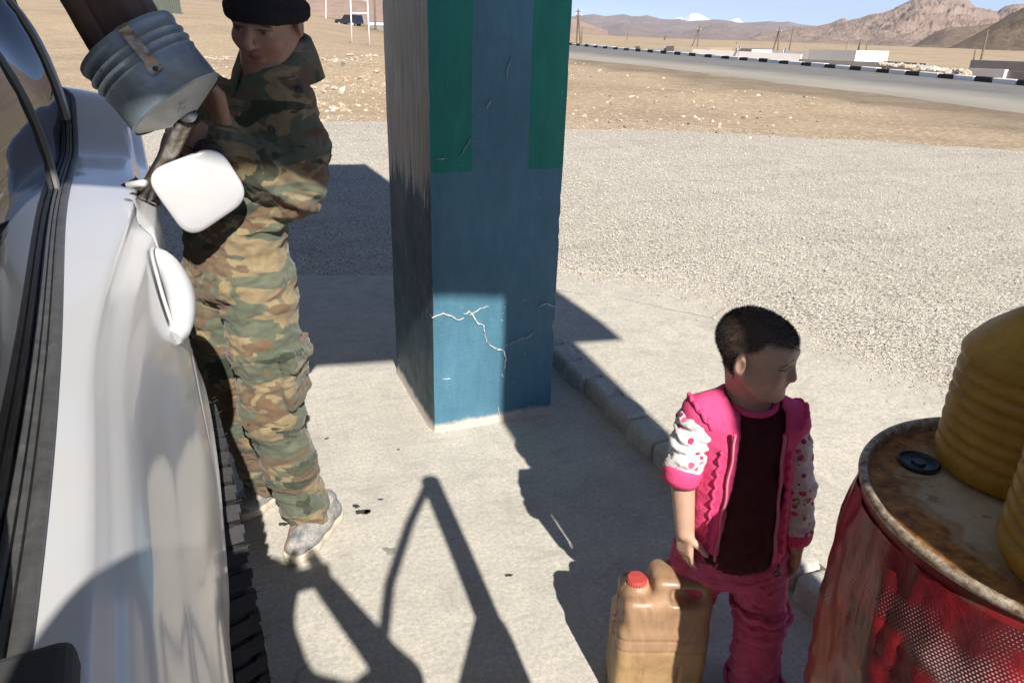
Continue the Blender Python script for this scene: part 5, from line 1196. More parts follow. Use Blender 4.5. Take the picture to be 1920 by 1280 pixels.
# trousers
g = G((.80, .86, .0), (1.30, 1.26, .56), .0045)
g.cap((1.035, 1.07, .49), (1.035, 1.07, .425), .078, .090, .03, w=cw, sw=1.14); g.chain([H1, K1, (.945, 1.13, .03)], [.074, .058, .062], .02); g.chain([H2, K2, (1.122, 1.005, .03)], [.074, .056, .060], .02)
g.half((0, 0, .022), (0, 0, -1.))
def kt(V):
    z = V[:, 2]; n_ = fbm(V[:, 0]*12, V[:, 1]*12, z*6, 2); return folds(.005, 26., .003, 55., seed=9.)(V) + .006*sstep(.17, .05, z)*np.sin(z*150+6*n_) + .004*np.exp(-((z-.24)/.05)**2)*np.sin(z*160+n_*6)
ktr = sdf_obj('trousers', g, MAT['pinkjean'], kid, disp=kt)
def ruffle(name, pts, nrm_fn, r_, wave, amp, mat, parent):
    P = []; n = len(pts)
    for i, p in enumerate(pts): P.append(Vector(p) + Vector(nrm_fn(i/n))*amp*math.sin(i*wave))
    o = MB().tube(P, r_, 7).build(name, mat, parent, smooth=True)
    if parent is not kid: o.location = (0, 0, 0)
    return o
def ring(c, d, r_, n=60, a0=0, a1=2*math.pi):
    m = axis_matrix(c, d); return [m @ Vector((r_*math.cos(a), r_*math.sin(a), 0)) for a in np.linspace(a0, a1, n)]
for c in ((1.122, 1.003, .045), (.945, 1.13, .045)): ruffle('hem_frill', ring(c, (0, 0, 1), .072), lambda f: (0, 0, 1), .006, 1.1, .005, MAT['pinkjean'], ktr)
ruffle('knee_frill', ring((1.112, 1.02, .275), (.15, .05, 1), .072, 60, 0, 2*math.pi), lambda f: (0, 0, 1), .006, .9, .006, MAT['pinkjean'], ktr)
ruffle('pocket_seam', ring((.985, 1.00, .43), (-.3, -.9, .2), .045, 24, 0, math.pi), lambda f: (0, 0, 1), .0028, .1, 0, MAT['pinkjean'], ktr)
# shirt
g = G((.82, .90, .36), (1.22, 1.22, .90), .0045)
g.cap((1.035, 1.068, .46), (1.012, 1.068, .745), .094, .080, .03, w=cw, sw=1.10); g.chain([(.935, 1.09, .80), (1.01, 1.07, .81), (1.085, 1.035, .785)], [.036, .042, .036], .03); g.half((1.03, 1.06, .432), (.1, 0, -1.)); g.cap((1.012, 1.066, .82), (1.005, 1.06, .92), .047, .05, .0, 's')
sdf_obj('shirt', g, MAT['maroon'], kid, disp=folds(.004, 18., .002, 40., st=(2., 2., 1.), seed=3.))
o = MB().tube([Vector((1.010, 1.066, .838)) + CW_*(.052*math.cos(a)) + CF*(.050*math.sin(a)) + Vector((0, 0, -.012*math.sin(a))) for a in np.linspace(0, 2*math.pi, 40)], .007, 8, cap=False).build('collar', MAT['pink'], kid, smooth=True)
# pink waistcoat body of the jacket, open at the front
g = G((.80, .88, .38), (1.26, 1.24, .92), .0042)
g.cap((1.035, 1.072, .46), (1.012, 1.072, .75), .104, .096, .03, w=cw, sw=1.16); g.chain([(.915, 1.10, .803), (1.01, 1.078, .818), (1.092, 1.032, .790)], [.044, .048, .044], .03)
g.shell(.009)
c0 = Vector((1.033, 1.07, .6)); op = c0 + CF*.12; Rb = frame(CF)
g.box(tuple(op + CW_*.004 + Vector((-.012, 0, .10))), (.050, .085, .16), .01, .0, Rb, 's'); g.box(tuple(op + CW_*-.006 + Vector((.01, 0, -.10))), (.064, .085, .17), .02, .0, Rb, 's')
g.cap((1.012, 1.066, .80), (1.005, 1.055, .93), .058, .065, .0, 's'); g.half((1.03, 1.06, .455), (-.25, .0, -1.))
vest = sdf_obj('jacket', g, MAT['pink'], kid, disp=folds(.003, 14., .0015, 34., seed=6.))
def on_front(s_, z, off=.0):
    """point on the front of the jacket: s_ sideways, z height"""
    f = (z-.46)/.29; cx_ = Vector((1.035-.023*f, 1.072, z)); rr_ = .104 - .008*f; a = min(1, abs(s_)/(rr_*1.16)); return cx_ + CW_*s_ + CF*(rr_*math.sqrt(max(0, 1-a*a)) + off)
for sx, s0, s1 in ((-1, .049, .068), (1, .052, .064)):
    pts = [on_front(sx*(s1 + (s0-s1)*k/24 + .0015*math.sin(k*.9)), .47 + (.80-.47)*k/24, .004) for k in range(25)]
    z_ = MB().tube(pts, .0035, 6).build('zip', MAT['pink'], vest, smooth=True); z_.location = (0, 0, 0)
    mb = MB()
    for k in range(72):
        f = k/72*24; i = int(f); p = pts[i].lerp(pts[min(24, i+1)], f-i); mb.box(p - Vector((.0022, .0022, .0012)), p + Vector((.0022, .0022, .0012)))
    o = mb.build('zip_teeth', simple('pink_zip', (.62, .25, .33), .5), vest); o['kind'] = 'stuff'; o.location = -CF*-.003
    ruffle('front_frill', [on_front(sx*(s1+.022+(s0-s1)*k/40), .48 + .27*k/40, .004) for k in range(41)], lambda f: tuple(CW_), .004, 1.5, .0028, MAT['pink'], vest)
zp = on_front(.080, .455, .006); o = MB().tube([zp, zp - Vector((0, 0, .018))], .0035, 6).tube(ring(zp - Vector((0, 0, .026)), CF, .007, 16), .0018, 5).build('zip_pull', MAT['trim'], vest, smooth=True); o.location = (0, 0, 0)
# sleeves and cuffs
def sleeve(sh, el, wr, cuff, rads, name='sleeve', seed=0., push=False):
    lo = np.minimum(np.minimum(sh, el), cuff)-.09; hi = np.maximum(np.maximum(sh, el), cuff)+.09; g = G(lo, hi, .004)
    g.chain([sh, el, cuff] if not push else [sh, cuff], rads, .02)
    d = (Vector(cuff)-Vector(el)).normalized() if not push else (Vector(cuff)-Vector(sh)).normalized(); g.half(cuff, tuple(d))
    def fo(V): n_ = fbm(V[:, 0]*14, V[:, 1]*14, V[:, 2]*14, 2); return folds(.004, 24., .003, 50., seed=seed)(V) + (.0035 if push else .002)*np.sin(V[:, 2]*(150 if push else 100) + 9*n_)
    s_ = sdf_obj(name, g, MAT['dots'], kid, disp=fo); m = axis_matrix(cuff, d)
    r_ = rads[-1]; o = MB().lathe([(r_*.9, -.012), (r_+.003, -.010), (r_+.004, .0), (r_+.001, .018), (r_-.004, .030), (r_-.007, .030), (r_-.006, .0)], 30, m, True).build('cuff', MAT['pink'], s_, smooth=True); o.location = (0, 0, 0); return s_
sleeve((.906, 1.102, .780), E1, W1, (.876, 1.090, .672), [.043, .040], seed=1., push=True); sl_ = sleeve((1.096, 1.03, .765), E2, W2, (1.148, 1.0, .508), [.042, .039, .035], seed=4.)
# shoulder frills and the printed butterfly
for c, d in (((.916, 1.10, .801), (-.72, .22, -.62)), ((1.091, 1.033, .789), (.72, -.24, -.62))):
    ruffle('shoulder_frill', ring(c, d, .0475, 64), lambda f: (0, 0, 1), .0058, 1.25, .004, MAT['pink'], vest)
MAT['leafgreen'] = simple('green_print', (.30, .42, .06), .9)
bc = Vector((1.122, .980, .605)); bu = Vector((.9, -.42, 0)).normalized(); mb = MB()
for a, b, r_ in ((-.010, .006, .009), (.010, .007, .0095), (-.007, -.008, .007), (.008, -.007, .007)):
    mb.tube([bc + bu*a*.2 + Vector((0, 0, b*.2)), bc + bu*a + Vector((0, 0, b)), bc + bu*a*1.6 + Vector((0, 0, b*1.6))], [.001, r_*.45, .001], 8)
o = mb.build('butterfly_print', MAT['leafgreen'], sl_, smooth=True); o.location = (0, 0, 0)
for a, b in (((.945, 1.135), (.90, 1.04)), ((1.122, 1.005), (1.082, .915))):
    h, t_ = Vector((*a, 0)), Vector((*b, 0)); g = G((min(h.x, t_.x)-.06, min(h.y, t_.y)-.06, 0), (max(h.x, t_.x)+.06, max(h.y, t_.y)+.06, .09), .004)
    g.chain([(h.x, h.y, .03), (t_.x, t_.y, .026)], [.036, .032], .02); g.half((0, 0, .003), (0, 0, -1.)); sdf_obj('shoe', g, MAT['maroon'], kid)

# ================================================================ bucket funnel and the canister being emptied into it
t = NT('galvanised_tin'); n1 = t.noise(9, 6, .65, .6); n2 = t.noise(45, 5, .7)
c = t.ramp(n1, (.3, (.19, .24, .29)), (.55, (.29, .34, .39)), (.75, (.40, .44, .46))); c = t.mix(t.ramp(t.noise(14, 6, .7), (.62, 0.), (.72, .7)), c, (.13, .085, .05))
MAT['tin'] = t.fin(c, t.ramp(n2, (.3, .38), (.7, .6)), .55, normal=t.bump(t.math('ADD', n1, t.math('MULTIPLY', n2, .3)), .35, .006))
t = NT('dull_white_tin'); n1 = t.noise(11, 6, .65, .5); c = t.ramp(n1, (.3, (.34, .35, .34)), (.7, (.52, .53, .51))); c = t.mix(t.ramp(t.noise(20, 6, .7), (.6, 0.), (.7, .8)), c, (.12, .07, .04)); MAT['tinpale'] = t.fin(c, .5, .3, normal=t.bump(n1, .3, .004))
t = NT('bright_worn_steel'); n1 = t.noise(16, 6, .7, .6); c = t.ramp(n1, (.35, (.55, .53, .50)), (.52, (.46, .40, .33)), (.66, (.22, .13, .07))); MAT['spout'] = t.fin(c, t.ramp(n1, (.3, .25), (.7, .6)), .85, normal=t.bump(n1, .3, .003))
ua = Vector((.53, -.26, -.80)).normalized(); Ct = Vector((-.118, 1.835, 1.492)); BR = .108; BL = .142
fun = empty('fuel_funnel', (-.13, 1.95, 1.17)); tag(fun, 'blue grey tin bucket with a welded spout used as a fuel funnel', 'funnel')
m = axis_matrix(Ct, ua, (1, 0, 0)); pr_ = [(BR-.004, .012), (BR-.003, -.004), (BR+.003, -.006), (BR+.0045, 0), (BR+.003, .006), (BR, .010), (BR, .022), (BR+.005, .028), (BR, .034), (BR, .040), (BR+.005, .046), (BR, .052), (BR-.001, .058), (BR+.003, .064), (BR, .070), (BR+.001, BL-.004), (BR+.004, BL), (BR, BL+.004)]
MB().lathe(pr_, 72, m, True).build('bucket', MAT['tin'], fun, ang=50)
Cb = Ct + ua*BL; tip = Vector((-.030, 1.775, 1.350)); V, F = [], []; n = 60; x_ = m.col[0].to_3d(); y_ = m.col[1].to_3d()
for k in range(9):
    f = k/8; r_ = BR*(1-f) + .030*f; c_ = Cb.lerp(tip, f)
    for i in range(n): a = 2*math.pi*i/n; V.append(c_ + (x_*math.cos(a) + y_*math.sin(a))*r_)
for k in range(8):
    for i in range(n): F.append((k*n+i, k*n+(i+1) % n, (k+1)*n+(i+1) % n, (k+1)*n+i))
mk('cone', V, F, MAT['tinpale'], fun, smooth=True)
sp1 = Vector((-.085, 1.885, 1.245)); sp0 = tip - (sp1-tip).normalized()*.012 + Vector((0, .012, .006)); sp2 = Vector((-.145, 1.985, 1.150))
MB().tube([sp0, sp0.lerp(sp1, .3), sp1, sp2], [.024, .0225, .021, .021], 20).build('spout', MAT['spout'], fun, smooth=True)
weld = MB()
for i in range(26):
    a = 2*math.pi*i/26; d_ = (sp1-sp0).normalized(); q = d_.orthogonal().normalized(); q2 = d_.cross(q); p = sp0 + d_*.008 + (q*math.cos(a) + q2*math.sin(a))*.027; weld.tube([p, p + d_*.006 + Vector((rng.uniform(-.004, .004), rng.uniform(-.004, .004), 0))], rng.uniform(.0035, .0065), 6)
o = weld.build('weld_bead', simple('burnt_weld', (.05, .04, .035), .7, .5, var=.5, sc_=80, bump=.6), fun, smooth=True); o['kind'] = 'stuff'
toc = (Vector((0, 0, CAMH)) - Ct).normalized(); rad_ = (toc - ua*toc.dot(ua)).normalized(); sdv = ua.cross(rad_); rad_ = (rad_*.995 + sdv*-.10).normalized(); sdv = ua.cross(rad_)
V, F = [], []
for k, (s_, o_) in enumerate(((-.006, .006), (.004, .016), (.02, .021), (.045, .020), (.07, .013), (.084, .004), (.098, .003))):
    for q in (-.011, .011):
        for e in (0, .003): V.append(Ct + ua*s_ + rad_*(BR + o_ + e) + sdv*q*(1.3 if k > 4 else 1))
for k in range(6): a = 4*k; F += [(a+1, a+5, a+7, a+3), (a, a+2, a+6, a+4), (a, a+4, a+5, a+1), (a+2, a+3, a+7, a+6)]
st = mk('strap', V, F, MAT['spout'], fun)
o = MB().lathe([(0, 0), (.005, 0), (.0055, .002), (.003, .004), (0, .004)], 12, axis_matrix(Ct + ua*.091 + rad_*(BR+.006), rad_)).build('rivet', MAT['trim'], st, smooth=True); o.location = (0, 0, 0)
# brown canister
t = NT('grimy_brown_plastic'); n1 = t.noise(10, 6, .7, .4); c = t.ramp(n1, (.3, (.060, .034, .024)), (.6, (.105, .060, .042)), (.8, (.15, .095, .07))); MAT['brownplastic'] = t.fin(c, t.ramp(n1, (.3, .45), (.7, .65)), normal=t.bump(n1, .3, .004))
cz_ = Vector((-.36, .06, .93)).normalized(); Cc = Ct + ua*.03 + cz_*.16; Rc = frame(Vector((-.25, -.95, -.05)), cz_)
can = empty('canister', tuple(Ct + ua*.03)); tag(can, 'dark brown plastic canister upended into the tin bucket', 'canister')
g = G(np.array(Cc)-.24, np.array(Cc)+.24, .005); g.box(Cc, (.074, .058, .155), .030, .02, Rc); g.box(Cc + cz_*.0, (.062, .064, .13), .02, .01, Rc)
cd = np.array(Cc)
sdf_obj('body', g, MAT['brownplastic'], can, disp=lambda V: -.0035*np.exp(-(((V-cd) @ Rc[:, 0] - .02)/.004)**2) + .002*fbm(V[:, 0]*18, V[:, 1]*18, V[:, 2]*18, 3))
MB().tube([Vector(Cc) - cz_*.155, Vector(Cc) - cz_*.19], [.024, .022], 18).build('neck', MAT['brownplastic'], can, smooth=True)
MB().tube([Vector(Cc) + cz_*.15 + Vector(Rc[:, 0])*.05, Vector(Cc) + cz_*.19 + Vector(Rc[:, 0])*.03, Vector(Cc) + cz_*.19 - Vector(Rc[:, 0])*.03, Vector(Cc) + cz_*.15 - Vector(Rc[:, 0])*.05], .014, 12).build('handle', MAT['brownplastic'], can, smooth=True)

# ================================================================ jerrycan at the child's feet
def amber(name, lo_c, hi_c, lvl, rough=.35, tr=.35):
    t = NT(name); z = t.sep(t.co())[2]; n1 = t.noise(9, 6, .65, .6); n2 = t.noise(40, 5, .7)
    dry = t.ramp(n1, (.3, tuple(x*.8 for x in hi_c)), (.7, tuple(min(1, x*1.2) for x in hi_c))); wet = t.ramp(n1, (.3, tuple(x*.75 for x in lo_c)), (.7, tuple(min(1, x*1.2) for x in lo_c)))
    c = t.mix(t.ramp(t.math('ADD', z, t.math('MULTIPLY', t.math('SUBTRACT', n1, .5), .02)), (lvl-.006, 0.), (lvl+.006, 1.)), wet, dry)
    c = t.mix(t.ramp(n2, (.52, 0.), (.7, .28)), c, tuple(min(1, x*1.1+.04) for x in hi_c))
    c = t.mix(t.ramp(t.noise(1., 7, .72, 1.2, co=t.co((7, 7, 4))), (.46, 0.), (.72, .62)), c, tuple(x*.32 for x in lo_c))
    t.fin(c, t.ramp(n2, (.3, rough-.1), (.7, rough+.2)), normal=t.bump(t.math('ADD', n1, n2), .2, .003))
    tl = t.n('BsdfTranslucent', Color=c); mx = t.n('MixShader', i0=tr, i1=t.b.outputs[0], i2=tl.outputs[0]); t.t.links.new(mx.outputs[0], t.out.inputs[0]); return t.m
MAT['amber'] = amber('stained_amber_plastic', (.43, .28, .135), (.44, .27, .16), .19, tr=.25); MAT['redcap'] = simple('faded_red_cap', (.42, .06, .05), .55, var=.2, sc_=50, bump=.2)
jw = Vector((.93, -.37, 0)); jf_ = Vector((-.37, -.93, 0)); J0 = Vector((.886, 1.112, 0)); Rj = frame(jf_); Rj = np.array([jw, jf_, Vector((0, 0, 1))]).T
jer = empty('jerrycan', J0); tag(jer, 'stained amber plastic jerrycan with red screw cap in front of the child', 'jerrycan')
JZ = 1.2; P_ = lambda a, b, z: tuple(J0 + jw*a + jf_*b + Vector((0, 0, z*JZ)))
g = G((J0.x-.17, J0.y-.17, -.005), (J0.x+.17, J0.y+.17, .42), .0042)
g.box(P_(0, 0, .105), (.110, .070, .105*JZ), .018, .0, Rj); g.box(P_(.002, 0, .19), (.104, .064, .085*JZ), .022, .015, Rj); g.box(P_(.036, 0, .262), (.070, .050, .055*JZ), .020, .025, Rj); g.cap(P_(-.066, 0, .24), P_(-.066, 0, .272), .034, .028, .02)
g.box(P_(.042, .052, .285), (.036, .020, .016), .012, .01, Rj, 's'); g.box(P_(.042, -.052, .285), (.036, .020, .016), .012, .01, Rj, 's'); g.half((0, 0, .004), (0, 0, -1.))
def jdisp(V):
    z = V[:, 2]; a = (V-np.array(J0)) @ Rj[:, 0]; b = (V-np.array(J0)) @ Rj[:, 1]
    return -.003*np.exp(-((z/JZ-.187)/.003)**2) - .003*np.exp(-((z/JZ-.158)/.003)**2) - .003*np.exp(-((np.abs(a)-.045)/.004)**2)*sstep(.15, .13, z)*(np.abs(b) > .05) + .0025*fbm(V[:, 0]*14, V[:, 1]*14, z*14, 3) + .003*np.exp(-(b/.0025)**2)*(np.abs(a) > .09)
sdf_obj('body', g, MAT['amber'], jer, disp=jdisp)
pts = [P_(-.066, 0, .270), P_(-.066, 0, .276)]; mb = MB().lathe([(.0, .0), (.026, .0), (.0265, .004), (.0235, .006), (.0235, .024), (.021, .028), (.0, .029)], 40, axis_matrix(P_(-.066, 0, .274), (-.04, 0, 1)))
cap_ = mb.build('cap', MAT['redcap'], jer, ang=45)
mb = MB()
for i in range(24): a = 2*math.pi*i/24; p = Vector(P_(-.066, 0, .274)) + Vector((0, 0, .006)) + Vector((math.cos(a)*.0236, math.sin(a)*.0236, 0)); mb.tube([p, p + Vector((0, 0, .018))], .0016, 5)
o = mb.build('cap_grip', MAT['redcap'], cap_, smooth=True); o.location = (0, 0, 0); o['kind'] = 'stuff'

# ================================================================ oil drum with a torn red wrapper, two ribbed bottles on it
DC = Vector((1.165, .52, 0)); DRd = .292; DH = .885
def drumtop():
    t = NT('rusty_drum_lid'); n1 = t.noise(5.5, 7, .62, .8); n2 = t.noise(38, 5, .7)
    r_ = t.n('VectorMath', dict(operation='LENGTH'), i0=t.n('Mapping', i0=t.co(), Location=(-DC.x, -DC.y, 0), Scale=(1, 1, 0)).outputs[0]).outputs['Value']
    k = t.math('ADD', t.math('MULTIPLY', t.math('SUBTRACT', n1, .5), .16), r_)
    rust = t.mix(t.ramp(n2, (.35, 0.), (.65, 1.)), (.15, .062, .026), (.52, .25, .075))
    c = t.mix(t.ramp(k, (.205, 0.), (.222, 1.)), t.ramp(n2, (.3, (.44, .40, .32)), (.7, (.58, .54, .45))), rust)
    c = t.mix(t.ramp(k, (.182, 0.), (.2, .75), (.222, 0.)), c, (.34, .19, .07)); c = t.mix(t.ramp(t.noise(11, 6, .7, 1.), (.58, 0.), (.64, .8)), c, (.24, .13, .06))
    return t.fin(c, .75, normal=t.bump(t.math('ADD', n1, n2), .4, .004))
MAT['drumtop'] = drumtop()
t = NT('drum_red_steel'); n1 = t.noise(8, 6, .7, .5); MAT['drumred'] = t.fin(t.mix(t.ramp(n1, (.52, 0.), (.64, 1.)), (.28, .018, .02), (.14, .075, .04)), .55, normal=t.bump(n1, .4, .004))
t = NT('chipped_rim'); n1 = t.noise(70, 5, .7); MAT['rim'] = t.fin(t.ramp(n1, (.35, (.12, .07, .04)), (.5, (.33, .25, .17)), (.7, (.58, .54, .47))), .5, .3, normal=t.bump(n1, .5, .003))
drum = empty('oil_drum', DC); tag(drum, 'rusty topped oil drum in torn red dotted wrapping holding two bottles', 'drum')
dm = Matrix.Translation(DC)
MB().lathe([(DRd-.028, .0), (DRd-.024, .012), (DRd-.016, .285), (DRd-.012, .298), (DRd-.014, .311), (DRd-.002, .575), (DRd+.007, .588), (DRd, .601), (DRd, DH-.012)], 90, dm, True).build('shell', MAT['drumred'], drum, ang=50)
MB().lathe([(DRd-.001, DH-.016), (DRd+.006, DH-.011), (DRd+.008, DH-.004), (DRd+.005, DH+.003), (DRd-.002, DH+.004), (DRd-.007, DH-.001), (DRd-.009, DH-.02)], 110, dm, True).build('rim', MAT['rim'], drum, smooth=True)
V, F = [(DC.x, DC.y, DH-.018)], []; n = 80
for k in range(1, 15):
    r_ = (DRd-.007)*k/14
    for i in range(n): a = 2*math.pi*i/n; x, y = DC.x+r_*math.cos(a), DC.y+r_*math.sin(a); V.append((x, y, DH-.018 + .003*float(fbm(np.array(x*9), np.array(y*9), np.array(0.), 3)) + (.006 if k < 12 else 0)*0))
F = [(0, 1+i, 1+(i+1) % n) for i in range(n)] + [(1+k*n+i, 1+(k+1)*n+i, 1+(k+1)*n+(i+1) % n, 1+k*n+(i+1) % n) for k in range(13) for i in range(n)]
mk('lid', V, F, MAT['drumtop'], drum, smooth=True)
MAT['bung'] = simple('dark_blue_steel', (.035, .05, .065), .4, .6, var=.3, sc_=40)
bm_ = axis_matrix((1.086, .722, DH-.016), (0, 0, 1)) @ Matrix.Diagonal((.86, .86, .8, 1)); MB().lathe([(.038, -.004), (.040, .006), (.036, .009), (.033, .004), (.031, .003), (.014, .002), (.012, .006), (.0, .006)], 40, bm_, True).build('bung', MAT['bung'], drum, ang=40)
# wrapper
def wrapmat():
    t = NT('red_plastic_wrapper'); uv = t.co(which='UV'); u, v, _ = t.sep(uv)
    du_ = t.math('SUBTRACT', t.math('FRACT', t.math('MULTIPLY', u, 330.)), .5); row = t.math('FLOOR', t.math('MULTIPLY', v, 162.)); sh = t.math('MULTIPLY', t.math('MODULO', row, 2.), .5)
    du_ = t.math('SUBTRACT', t.math('FRACT', t.math('ADD', t.math('MULTIPLY', u, 330.), sh)), .5); dv_ = t.math('SUBTRACT', t.math('FRACT', t.math('MULTIPLY', v, 162.)), .5)
    r_ = t.math('SQRT', t.math('ADD', t.math('MULTIPLY', du_, du_), t.math('MULTIPLY', dv_, dv_)))
    band = t.math('ADD', v, t.math('ADD', t.math('MULTIPLY', u, -.9), t.math('MULTIPLY', t.math('SUBTRACT', t.noise(3., 2), .5), .35))); band = t.math('FRACT', t.math('ADD', t.math('MULTIPLY', band, 1.7), .36))
    size = t.ramp(band, (.0, 0.), (.06, .38), (.30, .14), (.34, 0.), (1., 0.)); dot = t.math('MULTIPLY', t.math('LESS_THAN', r_, size), t.ramp(t.noise(3.4, 3, .6, .6), (.47, 0.), (.56, 1.)))
    n1 = t.noise(7, 6, .7, .8); c = t.ramp(n1, (.3, (.070, .005, .012)), (.5, (.24, .010, .018)), (.72, (.45, .022, .032)))
    c = t.mix(t.ramp(t.noise(16, 7, .75, 1.5), (.62, 0.), (.72, .5)), c, (.15, .05, .045)); c = t.mix(t.ramp(t.noise(4.2, 4, .6), (.56, 0.), (.64, .8)), c, (.055, .012, .014))
    c = t.mix(t.math('MULTIPLY', dot, .85), c, (.62, .55, .53))
    return t.fin(c, .38, spec=.4, coat=.18, coat_rough=.15, normal=t.bump(t.noise(25, 6, .7, 1.2), .35, .006))
V, F, UV = [], [], []; nu, nv = 200, 90
for j in range(nv+1):
    z = .02 + (DH-.05)*j/nv
    for i in range(nu+1): a = 2*math.pi*i/nu + .6; V.append((a, z)); UV.append((i/nu, j/nv))
A_ = np.array(V); x, y = np.cos(A_[:, 0]), np.sin(A_[:, 0]); per = A_[:, 0]
cr = fbm(x*3.2, y*3.2, A_[:, 1]*4.5, 5, ridged=True); cr2 = fbm(x*9+4, y*9, A_[:, 1]*7, 4, ridged=True)
rr_ = DRd + .006 + .013*np.maximum(cr, 0)*sstep(.88, .72, A_[:, 1]) + .006*np.maximum(cr2, -.3) - .005*sstep(.78, .86, A_[:, 1]) - .022*sstep(.62, .15, A_[:, 1])
V = np.stack([DC.x + rr_*x, DC.y + rr_*y, A_[:, 1] + .014*cr*(A_[:, 1] > .8)*0], -1)
idx = np.arange((nv+1)*(nu+1)).reshape(nv+1, nu+1); F = np.stack([idx[:-1, :-1], idx[:-1, 1:], idx[1:, 1:], idx[1:, :-1]], -1).reshape(-1, 4)
wrp = mk('wrapper', V, F, wrapmat(), drum, smooth=True); uvl = wrp.data.uv_layers.new(name='UV'); vi = np.zeros(len(wrp.data.loops), np.int32); wrp.data.loops.foreach_get('vertex_index', vi); uvl.data.foreach_set('uv', np.array(UV, np.float32)[vi].ravel())
MAT['oilbottle'] = amber('oily_yellow_plastic', (.66, .44, .10), (.60, .46, .24), DH+.17, .33, tr=.5)
def big_bottle(c, r_, Hs, label, seed):
    c = Vector((*c, DH-.014)); B = empty('bottle', c); tag(B, label, 'bottle', 'ribbed bottles on the drum')
    pr_ = [(.0, .004), (r_*.8, .002), (r_*.93, .008), (r_*.98, .022)]; z = .03
    while z < Hs - .02:
        pr_ += [(r_, z), (r_*1.005, z+.006), (r_*.992, z+.0125), (r_*.940, z+.0165), (r_*.945, z+.0195)]; z += .0245
    pr_ += [(r_, Hs-.012), (r_*1.01, Hs), (r_*.965, Hs+.012), (r_*.80, Hs+.038), (r_*.56, Hs+.064), (r_*.34, Hs+.084), (r_*.28, Hs+.094), (r_*.27, Hs+.112)]
    mb = MB().lathe(pr_, 84); V = np.array(mb.v); V += .0022*np.stack([fbm(V[:, 0]*16+seed, V[:, 1]*16, V[:, 2]*16, 3), fbm(V[:, 0]*16, V[:, 1]*16+seed, V[:, 2]*16, 3), 0*V[:, 0]], -1); V = V + np.array(c)
    mk('body', V, mb.f, MAT['oilbottle'], B, smooth=True)
    MB().lathe([(.0, Hs+.106), (r_*.42, Hs+.106), (r_*.46, Hs+.112), (r_*.34, Hs+.118), (r_*.32, Hs+.135), (.0, Hs+.138)], 30, Matrix.Translation(c)).build('cap', MAT['brownplastic'], B, ang=40)
    h0 = c + Vector((-r_*.35, r_*.15, Hs+.10)); 
    return B
big_bottle((1.205, .645), .118, .215, 'ribbed oily yellow plastic bottle standing at the back of the drum', 1.); big_bottle((1.062, .425), .118, .215, 'nearer ribbed bottle cut by the right edge of the photo', 5.)

# ================================================================ photographer beside the open car door (behind the lens)
ph = empty('person', (-.05, -.42, 0)); tag(ph, 'photographer between the car and its open front door, seen only as shadow', 'person')
g = G((-.45, -.75, 0), (.40, .02, 1.92), .011)
g.ell((-.12, -.26, 1.70), (.085, .10, .115), .02); g.cap((-.11, -.32, 1.62), (-.08, -.38, 1.48), .055, .06, .03); g.cap((-.07, -.42, .95), (-.07, -.40, 1.36), .13, .14, .05, w=(1, 0, 0), sw=1.3)
g.chain([(-.26, -.40, 1.43), (-.22, -.22, 1.30), (-.055, -.075, 1.53)], [.06, .05, .035], .03); g.chain([(.12, -.40, 1.43), (.20, -.22, 1.30), (.055, -.075, 1.53)], [.06, .05, .035], .03)
g.chain([(-.16, -.42, .92), (-.16, -.43, .5), (-.16, -.45, .06)], [.09, .07, .055], .03); g.chain([(.03, -.42, .92), (.04, -.42, .5), (.04, -.43, .06)], [.09, .07, .055], .03); g.ell((-.16, -.38, .05), (.05, .12, .045), .02); g.ell((.04, -.36, .05), (.05, .12, .045), .02)
hand(g, (-.055, -.085, 1.515), (.1, .1, 1), (1, .2, 0), 1, .4, 1.0); hand(g, (.055, -.085, 1.515), (-.1, .1, 1), (-1, .2, 0), -1, .4, 1.0)
sdf_obj('body', g, simple('dark_clothing', (.05, .055, .07), .95), ph, it=3)
o = MB().box((-.078, -.058, 1.512), (.078, -.048, 1.588)).build('phone', MAT['rubber'], None); tag(o, 'phone held up by the photographer, outside the photo', 'phone')
# ================================================================ loose stone and grit
def outside_slab(x, y):
    return ~((y < np.interp(x, [-6, -1.2, .48, 1.08, 1.5, 2.1, 2.44, 2.72, 2.86, 2.93, 3.15, 3.45, 3.9], [6.6, 5.3, 4.79, 4.62, 4.5, 4.13, 3.94, 3.62, 3.2, 2.75, 2.02, 1.0, -6])+.0))
def wedge(n, r0, r1, a0=-6, a1=64, p=1.6):
    a = np.radians(rng.uniform(a0, a1, n)); r_ = (r0**(2-p) + rng.random(n)*(r1**(2-p)-r0**(2-p)))**(1/(2-p)); return r_*np.sin(a), r_*np.cos(a)
TET = (np.array([(1, 0, -.3), (-.5, .87, -.3), (-.5, -.87, -.3), (.1, .1, .75), (-.55, .1, .35), (.45, -.45, .4)], float), np.array([(0, 1, 3), (1, 4, 3), (1, 2, 4), (2, 5, 4), (4, 5, 3), (2, 0, 5), (0, 3, 5)]))
